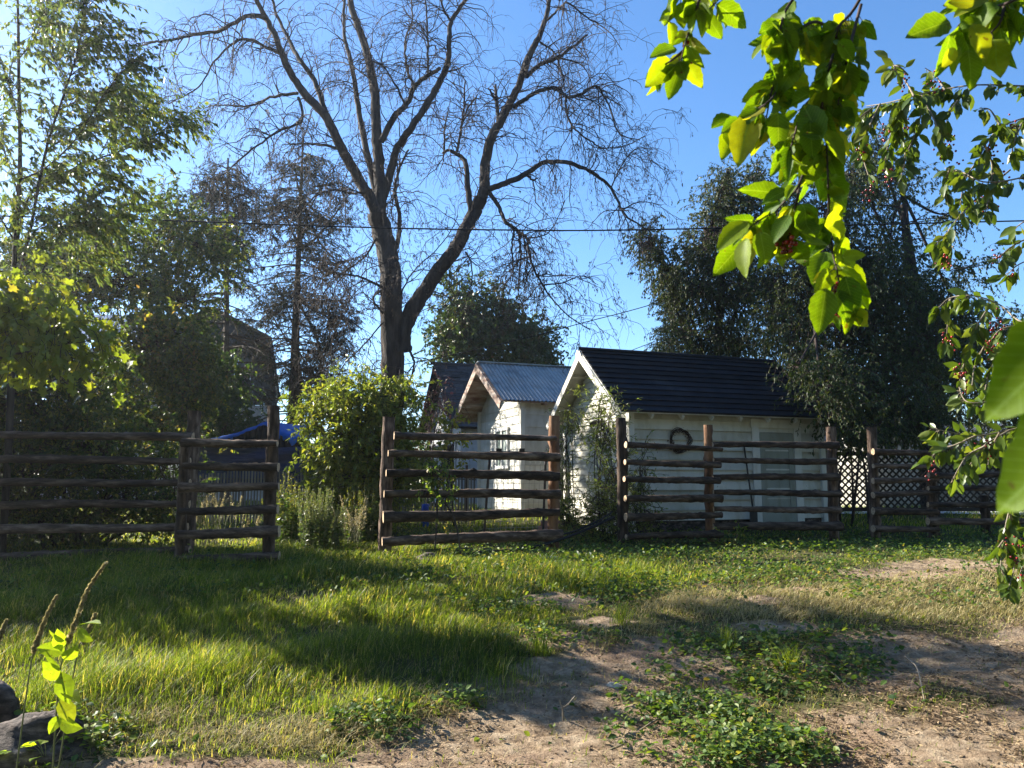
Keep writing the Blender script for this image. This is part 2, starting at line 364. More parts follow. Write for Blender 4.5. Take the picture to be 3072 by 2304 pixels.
def build_ground():
    xs = np.concatenate([np.linspace(-120, -16, 14), np.linspace(-15, 15, 420), np.linspace(16, 120, 14)])
    ys = np.concatenate([np.linspace(-40, 1.5, 8), np.linspace(1.8, 9, 330), np.linspace(9.05, 24, 200), np.linspace(25, 130, 20)])
    X, Y = np.meshgrid(xs, ys); Z = gz(X, Y)
    px, py, dirt, dry, lush, weed, far = masks(X.ravel(), Y.ravel())
    near = (np.abs(X) < 15) & (Y > 1.8) & (Y < 24)
    bump_ = (.006 * np.sin(23 * X + 9 * Y) + .006 * np.sin(31 * Y - 17 * X) + R.normal(size=X.shape) * .0035) * near
    ruts = .02 * np.sin(6 * X + 3 * Y) * near
    Z = Z + bump_ + ruts * (dirt.reshape(X.shape) > .4) * .4
    V = np.stack([X, Y, Z], -1).reshape(-1, 3)
    r, c = X.shape
    i = np.arange(r - 1)[:, None] * c + np.arange(c - 1)[None]
    Fq = np.stack([i, i + 1, i + c + 1, i + c], -1).reshape(-1, 4)
    mb = MB(); mb.add(V, Fq, 0, dirt, uv=np.stack([dry, lush], -1), smooth=True)
    m, t, o = nt('soil_and_turf')
    n1 = noise(t, .9, 6); n2 = noise(t, 9, 8, .7); n3 = noise(t, 55, 5, .7)
    soil = ramp(t, n2, [(.30, (.12, .08, .05)), (.5, (.28, .205, .135)), (.68, (.43, .34, .235))])
    red = ramp(t, n2, [(.3, (.12, .07, .05)), (.65, (.34, .225, .16))])
    soil = mixc(t, ramp(t, n1, [(.5, (0, 0, 0)), (.66, (.7, .7, .7))]), soil, red)
    deb = ramp(t, n3, [(.57, (0, 0, 0)), (.66, (1, 1, 1))])
    soil = mixc(t, deb, soil, (.11, .075, .05))
    turf = ramp(t, n2, [(.3, (.035, .04, .015)), (.6, (.09, .085, .035)), (.75, (.2, .16, .09))])
    f = ramp(t, attr(t), [(.3, (0, 0, 0)), (.55, (1, 1, 1))])
    c_ = mixc(t, f, turf, soil)
    b = t.nodes.new('ShaderNodeBsdfPrincipled'); t.links.new(c_, b.inputs['Base Color']); b.inputs['Roughness'].default_value = .95; b.inputs['Specular IOR Level'].default_value = .1
    ad = N_(t, 'ShaderNodeMath', operation='ADD'); t.links.new(n2, ad.inputs[0]); t.links.new(n3, ad.inputs[1])
    t.links.new(bump(t, ad.outputs[0], .8, .03), b.inputs['Normal'])
    t.links.new(b.outputs[0], o.inputs['Surface'])
    tag(mb.build('ground', m), 'bare tan dirt and grassy yard ground', None, kind='structure')
build_ground()
# pale road beyond the lattice
mb = MB()
xs = np.linspace(5.5, 40, 24); V = []
for x in xs:
    for y in (18.6, 20, 21.5, 23.0):
        V.append([x, y + .12 * x * 0, gz(x, y) + .03 + .0])
V = np.array(V); i = (np.arange(23)[:, None] * 4 + np.arange(3)[None]).reshape(-1)
mb.add(V, np.stack([i, i + 4, i + 5, i + 1], -1), smooth=True)
tag(mb.build('road', M['road']), 'pale sunlit gravel road beyond the lattice fence', None, kind='structure')

def scatter_px(n, y0, y1, power=1.0, xl=None):
    u = R.random(n); Y = (y0 ** (1 - power) + u * (y1 ** (1 - power) - y0 ** (1 - power))) ** (1 / (1 - power)) if power != 1 else y0 * (y1 / y0) ** u
    X = (R.random(n) * 2 - 1) * (Y * .70 + .8)
    return X, Y

def blades(mb, X, Y, H, W, lean, var, curl=.5, wind=(.25, -.1)):
    N = len(X); Z = gz(X, Y) - .01
    a = R.random(N) * 2 * math.pi
    side = np.stack([np.cos(a), np.sin(a), np.zeros(N)], -1)
    ln = np.stack([-np.sin(a), np.cos(a), np.zeros(N)], -1) * (lean * (R.random(N) * 2 - 1))[:, None] + np.array([wind[0], wind[1], 0]) * R.random(N)[:, None] * lean[:, None]
    b = np.stack([X, Y, Z], -1); up = np.array([0, 0, 1.0])
    K = 3
    rings = []
    for k, (t, w) in enumerate(((0, 1), (.5, .85), (.82, .5))):
        c = b + up * (H * (t - .25 * curl * t * t * lean))[:, None] + ln * (H * t * t * 1.2)[:, None]
        rings += [c - side * (W * w / 2)[:, None], c + side * (W * w / 2)[:, None]]
    tip = b + up * (H * (1 - .35 * curl * lean))[:, None] + ln * (H * 1.25)[:, None]
    V = np.stack(rings + [tip], 1)
    base = (np.arange(N) * 7)[:, None]
    q = np.concatenate([base + np.array([[0, 1, 3, 2]]), base + np.array([[2, 3, 5, 4]])])
    n0 = mb.n
    mb.add(V.reshape(-1, 3), q, 0, np.repeat(var, 7))
    tri = (base + np.array([[4, 5, 6]])) + n0
    mb.F.append(tri); mb.M.append(np.zeros(N)); mb.S.append(np.zeros(N, bool))

def tufted(X, Y, frac=.6, sp=.05):
    n = len(X); k = max(1, n // 14)
    ids = R.integers(0, k, n)
    pick = R.random(n) < frac
    X = np.where(pick, X[ids] + R.normal(size=n) * sp, X); Y = np.where(pick, Y[ids] + R.normal(size=n) * sp, Y)
    return X, Y
INB = []
def clear(X, Y):
    """keep points outside building footprints"""
    k = np.ones(len(X), bool)
    for (ox, oy, ux, uy, a, b) in INB:
        dx, dy = X - ox, Y - oy
        s = dx * ux + dy * uy; t = dx * -uy + dy * ux
        k &= ~((s > 0) & (s < a) & (t > 0) & (t < b))
    return k

def build_grass():
    # lush and lawn
    mb = MB(); md = MB()
    for (n, y0, y1, pw, hw) in ((210000, 3.2, 7.5, 1.2, .0042), (190000, 7, 13, 1.0, .0065), (90000, 12.5, 34, 1.0, .016)):
        X, Y = scatter_px(n, y0, y1, pw); X, Y = tufted(X, Y, .65, .035 if y0 < 7 else .07)
        px, py, dirt, dry, lush, weed, far = masks(X, Y)
        w = wob(X, Y, .6)
        dens = np.clip(.30 + lush * .9 + .25 * w + far * .4, 0, 1) * (1 - np.clip(dirt * 1.25, 0, 1)) * (1 - .55 * dry) * (1 - .5 * weed)
        dens = np.maximum(dens, .02 * (1 - dirt) + .006)
        k = (R.random(len(X)) < dens) & clear(X, Y)
        X, Y, lush, dry, far = X[k], Y[k], lush[k], dry[k], far[k]
        nn = len(X)
        H = (.05 + .10 * lush * (.8 + .75 * np.clip(wob(X, Y, .9), -1, 1)) + .07 * far) * (.4 + R.random(nn) * 1.0)
        W = hw * (.7 + .6 * R.random(nn))
        var = np.clip(.25 + .3 * wob(X, Y, .4) + R.normal(size=nn) * .25 + .25 * dry - .1 * lush, 0, 1)
        var = np.where(R.random(nn) < .13, .97, np.minimum(var, .9))
        blades(mb, X, Y, H, W, .5 + 1.1 * R.random(nn) ** 1.5, var)
    tag(mb.build('grass', M['grass']), 'green grass growing over the yard and along the fence', 'grass', kind='stuff')
    for (n, y0, y1, pw, hw) in ((120000, 3.2, 8, 1.2, .0035), (110000, 7, 13, 1.0, .0065)):
        X, Y = scatter_px(n, y0, y1, pw); X, Y = tufted(X, Y, .6, .06)
        px, py, dirt, dry, lush, weed, far = masks(X, Y)
        dens = np.clip(dry * .9 + .10 * (1 - lush) + .06, 0, 1) * (1 - np.clip(dirt * 1.0, 0, .90))
        k = (R.random(n) < dens) & clear(X, Y)
        X, Y, dry = X[k], Y[k], dry[k]; nn = len(X)
        H = (.05 + .04 * dry) * (.6 + R.random(nn))
        blades(md, X, Y, H, hw * (.7 + .6 * R.random(nn)), 1.0 + .9 * R.random(nn), R.random(nn), curl=.7)
    tag(md.build('dry_grass', M['dry']), 'straw coloured dry grass on the right of the yard', 'dry grass', kind='stuff')
    # broad-leaved weeds
    mw = MB(); ms = MB()
    X, Y = scatter_px(190000, 3.2, 8, 1.2)
    px, py, dirt, dry, lush, weed, far = masks(X, Y)
    k = R.random(len(X)) < np.clip(weed * 1.0 + .012 * (1 - dirt) + .004, 0, 1) * np.clip(.65 + .8 * wob(X, Y, 1.6), .08, 1)
    X, Y, weed = X[k], Y[k], weed[k]
    # group leaves by plant
    nn = len(X); n = nn
    h = gz(X, Y) + .01 + R.random(nn) ** 1.5 * .09 * (.4 + weed)
    a = R.random(nn) * 6.283
    d = np.stack([np.cos(a), np.sin(a), R.normal(size=nn) * .35], -1)
    leaves(mw, np.stack([X, Y, h], -1), d, .016 + .045 * R.random(nn) ** 1.6, T_ovate(.33), roll=.5)
    # creeping weeds in the mid ground and under the rails
    X, Y = scatter_px(120000, 7.5, 14.5, 1.0)
    px, py, dirt, dry, lush, weed, far = masks(X, Y)
    k = (R.random(len(X)) < np.clip(.35 + .5 * wob(X, Y, .8), 0, 1) * (1 - dirt) * (1 - .7 * dry) * np.where(px > 400, 1, .25)) & clear(X, Y)
    X, Y = X[k], Y[k]; nn = len(X)
    h = gz(X, Y) + .01 + R.random(nn) ** 1.3 * .13
    a = R.random(nn) * 6.283
    d = np.stack([np.cos(a), np.sin(a), R.normal(size=nn) * .5], -1)
    leaves(mw, np.stack([X, Y, h], -1), d, .03 + .04 * R.random(nn), T_leaf4(.3), roll=.5)
    tag(mw.build('weeds', M['weed']), 'low broad leaved green weeds spreading over bare dirt', 'ground cover', kind='stuff')
    # litter
    ml = MB()
    X, Y = scatter_px(150000, 3.0, 9.5, 1.3)
    px, py, dirt, dry, lush, weed, far = masks(X, Y)
    rr = np.clip((px - 560) / 250, 0.0, 1)
    k = R.random(len(X)) < np.clip((.22 + .7 * rr) * (.55 + .8 * wob(X, Y, 1.2)), .05, 1) * np.clip(1.1 - lush, .1, 1)
    X, Y = X[k], Y[k]; nn = len(X); a = R.random(nn) * 6.283
    d = np.stack([np.cos(a), np.sin(a), R.normal(size=nn) * .25], -1)
    leaves(ml, np.stack([X, Y, gz(X, Y) + .006 + .008 * R.random(nn)], -1), d, .012 + .028 * R.random(nn) ** 2, T_leaf4(.25, .1), roll=.6)
    # straws lying flat
    k = R.random(nn) < .4; Xs, Ys = X[k], Y[k]; n2 = len(Xs); a = R.random(n2) * 6.283
    leaves(ml, np.stack([Xs, Ys, gz(Xs, Ys) + .012], -1), np.stack([np.cos(a), np.sin(a), R.normal(size=n2) * .1], -1), .04 + .08 * R.random(n2), T_leaf4(.02, .02), var=.6 + .4 * R.random(n2))
    tag(ml.build('leaf_litter', M['litter']), 'brown fallen leaves and straw bits scattered on the dirt', 'leaf litter', kind='stuff')

# ================================================================== BUILDINGS
U = np.array([.937, .35, 0.0]); U /= np.linalg.norm(U)      # along ridges, receding to the right
W_ = np.array([-U[1], U[0], 0.0])                            # away from the camera across the gable
def lapped(mb, org, u, v, n, width, length, expo, thick=.018, clip=None, mat=0, split=None, jitter=0):
    """overlapping boards: rows stacked along v, each spans u, faces along n. clip(s0,s1)->(a,b)"""
    k = int(math.ceil(length / expo)); org = np.array(org, float); u = np.array(u, float); v = np.array(v, float); n = np.array(n, float)
    for i in range(k):
        v0, v1 = i * expo, min((i + 1) * expo + .012, length)
        if clip:
            a0, b0 = clip(v0); a1, b1 = clip(min(v1, length))
            if b0 - a0 < .02: continue
        else: a0, b0, a1, b1 = 0, width, 0, width
        cuts = [0, 1]
        if split:
            c = max(1, int((b0 - a0) / split)); o = R.random() * .5
            cuts = [0] + [min(.98, max(.02, (j + o) / c)) for j in range(1, c)] + [1]
        for c0, c1 in zip(cuts[:-1], cuts[1:]):
            if c1 - c0 < .001: continue
            th = thick * (1 + jitter * R.normal()); va = R.random(); dv = jitter * .02 * R.normal()
            g = .0025 if split else 0
            def pt(s, vv, nn): return org + u * s + v * vv + n * nn
            A0 = a0 + (b0 - a0) * c0 + g; B0 = a0 + (b0 - a0) * c1 - g; A1 = a1 + (b1 - a1) * c0 + g; B1 = a1 + (b1 - a1) * c1 - g
            V = [pt(A0, v0 + dv, th), pt(B0, v0 + dv, th), pt(B1, v1, .003), pt(A1, v1, .003), pt(A0, v0 + dv, -.01), pt(B0, v0 + dv, -.01), pt(B1, v1, -.01), pt(A1, v1, -.01)]
            mb.add(V, [[0, 1, 2, 3], [4, 5, 1, 0], [0, 3, 7, 4], [1, 5, 6, 2], [7, 6, 5, 4]], mat, va)

def gable_clip(width, hw, rise):
    def f(v):
        if v <= hw: return 0, width
        k = max(0.0, 1 - (v - hw) / rise) * width / 2
        return width / 2 - k, width / 2 + k
    return f

def slope(mb, a, b, c, d, th=.03, mat=0, var=.5):
    """slab with corners a,b,c,d (top), thickness below"""
    a, b, c, d = [np.array(q, float) for q in (a, b, c, d)]
    n = unit(np.cross(b - a, d - a)); 
    if n[2] < 0: n = -n
    V = [a, b, c, d] + [q - n * th for q in (a, b, c, d)]
    mb.add(V, [[0, 1, 2, 3], [7, 6, 5, 4], [0, 4, 5, 1], [1, 5, 6, 2], [2, 6, 7, 3], [3, 7, 4, 0]], mat, var)

class House:
    """K = near corner where gable meets the front wall; U along ridge; W_ across gable."""
    def __init__(s, px, Y, z0, wall_h, gw, rise, length, u=U, w=W_):
        p = P(px, 481, Y); s.K = np.array([p[0], Y, z0]); s.h = wall_h; s.gw = gw; s.rise = rise; s.L = length; s.u = u; s.w = w
    def pt(s, a, b, z): return s.K + s.u * a + s.w * b + np.array([0, 0, z])

# ---------- front shed
def front_shed():
    H = House(632, 14.0, .50, 2.37, 2.75, 1.12, 4.3)
    INB.append((H.K[0], H.K[1], U[0], U[1], H.L, H.gw))
    root = thing('garden_shed', 'small white clapboard shed with dark navy ribbed metal roof behind the right rail fence', 'shed', H.K)
    m = MB(); lapped(m, H.pt(0, H.gw, 0), -H.w, (0, 0, 1), -H.u, H.gw, H.h + H.rise, .125, .028, gable_clip(H.gw, H.h, H.rise)); 
    m.build('gable_wall', M['siding'], root)
    m = MB(); lapped(m, H.pt(0, 0, .28), H.u, (0, 0, 1), -H.w, H.L, H.h - .28, .185, .042)
    m.build('front_wall', M['siding'], root)
    m = MB(); m.beam(H.pt(0, .06, .14), H.pt(H.L, .06, .14), .12, .28); m.build('foundation', M['stone'], root)
    m = MB()
    m.beam(H.pt(H.L - .02, .03, H.h / 2 + .1), H.pt(H.L - .02, H.gw, H.h / 2 + .1), .04, H.h - .1)
    m.beam(H.pt(.1, H.gw - .03, H.h / 2), H.pt(H.L - .05, H.gw - .03, H.h / 2), .04, H.h)
    m.build('back_wall', M['siding'], root)
    for a, b in ((-.035, -.035), (-.035, H.gw), (H.L, -.03)):
        m = MB(); m.beam(H.pt(a, b, .1), H.pt(a, b, H.h - .02), .11, .11, up=H.w); m.build('corner_board', M['trim'], root)
    oh = .36; ov = .30; sl = H.rise / (H.gw / 2)
    e0 = -ov; zr = H.h + H.rise + .10; ze = H.h + .10 - sl * ov
    rid0, rid1 = H.pt(-oh, H.gw / 2, zr), H.pt(H.L + .12, H.gw / 2, zr)
    ef0, ef1 = H.pt(-oh, -ov, ze), H.pt(H.L + .12, -ov, ze)
    eb0, eb1 = H.pt(-oh, H.gw + ov, ze), H.pt(H.L + .12, H.gw + ov, ze)
    v = unit(rid0 - ef0); n = unit(np.cross(H.u, v)); n = n if n[2] > 0 else -n
    m = MB(); lapped(m, ef0 + n * .012, H.u, v, n, np.linalg.norm(rid1 - rid0), np.linalg.norm(rid0 - ef0), .185, .03, None)
    v2 = unit(rid0 - eb0); n2 = unit(np.cross(v2, H.u)); n2 = n2 if n2[2] > 0 else -n2
    lapped(m, eb0 + n2 * .012, H.u, v2, n2, np.linalg.norm(rid1 - rid0), np.linalg.norm(rid0 - eb0), .185, .03, None)
    # vertical laps of the metal panels
    rf = m.build('roof', M['navy'], root)
    m = MB()
    tubes(m, np.array([rid0 + (0, 0, .03), (rid0 + rid1) / 2 + (0, 0, .034), rid1 + (0, 0, .03)]), np.full(3, .045), 8)
    m.build('ridge_cap', M['navy'], rf)
    m = MB(); slope(m, ef0 - n * .002, ef1 - n * .002, rid1 - n * .002, rid0 - n * .002, .02); slope(m, eb0 - n2 * .002, eb1 - n2 * .002, rid1 - n2 * .002, rid0 - n2 * .002, .02)
    m.build('roof_deck', M['trim'], root)
    m = MB()
    off = -H.u * .012
    m.beam(ef0 + off - n * .09 - v * .02, rid0 + off - n * .09 + v * .06, .028, .13, up=n); m.build('rake_board', M['trim'], root)
    m = MB()
    m.beam(eb0 + off - n2 * .09 - v2 * .02, rid0 + off - n2 * .09 + v2 * .02, .03, .13, up=n2); m.build('rake_board', M['trim'], root)
    for k in np.linspace(.25, .92, 4):          # lookout blocks under the rake
        for e, r_, nn in ((ef0, rid0, n), (eb0, rid0, n2)):
            q = e + (r_ - e) * k - nn * .07
            m = MB(); m.beam(q + H.u * .01, q + H.u * (oh - .02), .05, .07, up=nn); m.build('lookout', M['trim'], root)
    for k in np.linspace(.3, H.L - .15, 7):     # rafter tails along the eave
        q = H.pt(k, 0, H.h + .02)
        m = MB(); m.beam(q + H.w * .02, H.pt(k, -ov + .04, ze - .075), .05, .08); m.build('rafter_tail', M['trim'], root)
    # door
    d0 = 2.80; dw = .80; dh = 1.80; zb = .14
    m = MB()
    out = -H.w * .035
    m.beam(H.pt(d0 - .10, 0, zb) + out, H.pt(d0 - .10, 0, zb + dh + .10) + out, .17, .05, up=H.w)
    m.beam(H.pt(d0 + dw + .10, 0, zb) + out, H.pt(d0 + dw + .10, 0, zb + dh + .10) + out, .17, .05, up=H.w)
    m.beam(H.pt(d0 - .2, 0, zb + dh + .17) + out * 1.15, H.pt(d0 + dw + .2, 0, zb + dh + .17) + out * 1.15, .05, .16)
    fr = m.build('door_frame', M['trim'], root)
    m = MB(); dd = -H.w * .026
    m.beam(H.pt(d0, 0, zb + dh / 2) + dd, H.pt(d0 + dw, 0, zb + dh / 2) + dd, .02, dh)
    for zz, hh in ((.12, .22), (.95, .14), (dh - .1, .18)):
        m.beam(H.pt(d0, 0, zb + zz) + dd * 1.5, H.pt(d0 + dw, 0, zb + zz) + dd * 1.5, .015, hh)
    for xx in (.06, dw - .06):
        m.beam(H.pt(d0 + xx, 0, zb + .03) + dd * 1.56, H.pt(d0 + xx, 0, zb + dh - .03) + dd * 1.56, .12, .015, up=H.w)
    dr = m.build('door', M['door'], root)
    m = MB(); 
    q = H.pt(d0 + .07, 0, zb + .95) + dd * 2.2
    tubes(m, np.array([q + H.w * .02, q - H.w * .03, q - H.w * .05]), np.array([.012, .022, .008]), 8); m.build('handle', M['black'], dr)
    # lamp on gable
    lp = H.pt(-.03, H.gw * .42, H.h * .90)
    L = thing('wall_lamp', 'small black lamp fixed to the gable wall of the navy roofed shed', 'lamp', lp)
    m = MB(); m.box(lp - H.u * .01, (.03, .1, .1), [H.u, H.w, (0, 0, 1)]); m.build('mount', M['black'], L)
    m = MB(); tubes(m, np.array([lp - H.u * .02, lp - H.u * .09 + (0, 0, .03), lp - H.u * .15 - (0, 0, .01), lp - H.u * .19 - (0, 0, .05)]), np.array([.02, .03, .05, .055]), 10); m.build('lamp_head', M['black'], L)
    # wreath on the front wall
    wp = H.pt(1.0, -.045, 1.75)
    wr = thing('wreath', 'dark twiggy wreath hanging on the white shed wall left of the door', 'wreath', wp)
    m = MB(); n_ = 26
    for k in range(9):
        th = np.linspace(0, 2 * math.pi, n_); rr = .20 + R.normal() * .025; ph = R.random() * 6
        ra = rr + .02 * np.sin(3 * th + ph) + .012 * np.sin(7 * th + ph * 2)
        pts = wp + H.u * (ra * np.cos(th))[:, None] + np.array([0, 0, 1.0]) * (ra * np.sin(th))[:, None] - H.w * (.015 + .02 * np.sin(5 * th + ph))[:, None]
        tubes(m, pts, np.full(n_, .006), 4)
    m.build('twigs', M['twig'], wr)
    m = MB(); k = 110; th = R.random(k) * 6.283; rr = .20 + R.normal(size=k) * .045
    q = wp + H.u * (rr * np.cos(th))[:, None] + np.array([0, 0, 1.0]) * (rr * np.sin(th))[:, None] - H.w * .03
    leaves(m, q, R.normal(size=(k, 3)), .04, T_leaf4(.3)); m.build('dried_leaves', M['pod'], wr)
    # long-handled tool leaning by the door
    a = H.pt(2.5, -.16, .16); b = H.pt(2.42, -.05, 1.72)
    sh = thing('garden_spade', 'thin black handled spade leaning on the white shed wall beside the door', 'spade', a)
    m = MB(); tubes(m, np.array([a + (0, 0, .25), (a + b) / 2 + (0, 0, .1), b]), np.array([.018, .017, .016]), 8); m.build('handle', M['black'], sh)
    m = MB(); m.beam(a, a + np.array([0, 0, .28]), .17, .012, up=H.w); m.build('blade', M['black'], sh)
front_shed()

# ---------- second building with corrugated roof
def workshop():
    H = House(523, 18.0, .66, 2.70, 3.15, .96, 6.2)
    INB.append((H.K[0], H.K[1], U[0], U[1], H.L, H.gw))
    root = thing('workshop', 'white sided outbuilding with corrugated metal roof between the shed and the shingled house', 'outbuilding', H.K)
    m = MB(); lapped(m, H.pt(0, H.gw, 0), -H.w, (0, 0, 1), -H.u, H.gw, H.h + H.rise, .20, .022, gable_clip(H.gw, H.h, H.rise)); m.build('gable_wall', M['siding2'], root)
    m = MB(); lapped(m, H.pt(0, 0, 0), H.u, (0, 0, 1), -H.w, H.L, H.h, .30, .022); m.build('side_wall', M['siding2'], root)
    for q in (H.pt(-.035, -.035, 0), H.pt(-.035, H.gw, 0)):
        m = MB(); m.beam(q, q + np.array([0, 0, H.h]), .1, .1, up=H.w); m.build('corner_board', M['trim'], root)
    m = MB(); m.beam(H.pt(H.L, 0, H.h / 2), H.pt(H.L, H.gw, H.h / 2), .05, H.h); m.build('back_wall', M['siding2'], root)
    oh, ov = .62, .55; sl = H.rise / (H.gw / 2); zr = H.h + H.rise + .13; ze = H.h + .13 - sl * ov
    rid0, rid1 = H.pt(-oh, H.gw / 2, zr), H.pt(H.L, H.gw / 2, zr)
    ef0, ef1 = H.pt(-oh, -ov * .45, H.h + .13 - sl * ov * .45), H.pt(H.L, -ov * .45, H.h + .13 - sl * ov * .45)
    eb0, eb1 = H.pt(-oh, H.gw + ov, ze), H.pt(H.L, H.gw + ov, ze)
    m = MB()
    for e0, e1 in ((ef0, ef1), (eb0, eb1)):
        v = rid0 - e0; n = unit(np.cross(H.u, v)); n = n if n[2] > 0 else -n
        Lw = np.linalg.norm(rid1 - rid0); nc = int(Lw / .1 * 6); s = np.linspace(0, Lw, nc)
        hgt = .016 * np.cos(s / .1 * 2 * math.pi)
        rows = [0, .34, .345, .7, .705, 1.0]; offs = [0, 0, .006, .006, .012, .012]
        V = np.array([[e0 + H.u * si + v * r_ + n * (h_ + .02 + o_) for si, h_ in zip(s, hgt)] for r_, o_ in zip(rows, offs)])
        i = (np.arange(len(rows) - 1)[:, None] * nc + np.arange(nc - 1)[None]).reshape(-1)
        pv = (np.floor(s / .9) * .37) % 1
        m.add(V.reshape(-1, 3), np.stack([i, i + 1, i + nc + 1, i + nc], -1), 0, np.tile(pv, len(rows)), smooth=True)
    rf = m.build('roof', M['galv'], root)
    m = MB(); m.beam(rid0 + (0, 0, .045), rid1 + (0, 0, .045), .16, .03); m.build('ridge_cap', M['galv'], rf)
    m = MB()
    for e0, e1 in ((ef0, ef1), (eb0, eb1)):
        v = rid0 - e0; n = unit(np.cross(H.u, v)); n = n if n[2] > 0 else -n
        slope(m, e0 - n * .004, e1 - n * .004, rid1 - n * .004, rid0 - n * .004, .03)
    m.build('roof_deck', M['barge'], root)
    for e0 in (ef0, eb0):
        v = unit(rid0 - e0); n = unit(np.cross(H.u, v)); n = n if n[2] > 0 else -n
        m = MB(); m.beam(e0 - H.u * .02 - n * .10 - v * .04, rid0 - H.u * .02 - n * .10 + (v * .05 if e0 is ef0 else 0), .035, .19, up=n); m.build('barge_board', M['barge'], root)
    for k in (.35, .8): 
        for e0 in (ef0, eb0):
            q = e0 + (rid0 - e0) * k - np.array([0, 0, .12]); m = MB(); m.beam(q, q + H.u * (oh - .03), .08, .09); m.build('lookout', M['barge'], root)
    for k in np.linspace(.5, H.L - .5, 6): m = MB(); m.beam(H.pt(k, .02, H.h - .03), H.pt(k, -.22, H.h - .04), .07, .09); m.build('rafter_tail', M['barge'], root)
    # window with two sashes in the gable wall
    w0, w1, zb, zt = .92, 1.75, 1.18, 2.12     # measured from near corner back
    m = MB(); o = -H.u * .04
    for a, b in (((w0, zb), (w1, zb)), ((w0, zt), (w1, zt))): m.beam(H.pt(0, a[0] - .05, a[1]) + o, H.pt(0, b[0] + .05, b[1]) + o, .05, .07)
    for a in (w0, (w0 + w1) / 2, w1): m.beam(H.pt(0, a, zb) + o * 1.05, H.pt(0, a, zt) + o * 1.05, .055, .05, up=H.u)
    wn = m.build('window', M['frame'], root)
    m = MB(); m.beam(H.pt(0, (w0 + w1) / 2, (zb + zt) / 2) - H.u * .024, H.pt(0, w1 - .02, (zb + zt) / 2) - H.u * .024, .008, zt - zb - .04); m.build('pane', M['glass'], wn)
    m = MB(); m.beam(H.pt(0, w0 + .02, (zb + zt) / 2) - H.u * .024, H.pt(0, (w0 + w1) / 2, (zb + zt) / 2) - H.u * .024, .008, zt - zb - .04); m.build('pane', M['curtain'], wn)
    # lantern on side wall
    lp = H.pt(1.35, -.03, 1.86)
    L = thing('wall_lantern', 'dark coach lantern mounted on the shaded side wall of the corrugated roof outbuilding', 'lantern', lp)
    m = MB(); m.box(lp - H.w * .01, (.1, .02, .16), [H.u, H.w, (0, 0, 1)]); tubes(m, np.array([lp, lp - H.w * .08 + (0, 0, .05), lp - H.w * .14 + (0, 0, .0)]), np.full(3, .012), 6); m.build('bracket', M['black'], L)
    m = MB(); c = lp - H.w * .14
    tubes(m, np.array([c + (0, 0, .1), c + (0, 0, .02), c + (0, 0, .0)]), np.array([.01, .07, .075]), 6, smooth=False); m.build('cap', M['black'], L)
    m = MB(); tubes(m, np.array([c, c - (0, 0, .16), c - (0, 0, .2)]), np.array([.06, .042, .012]), 6, smooth=False); m.build('glass_body', M['glass'], L)
workshop()

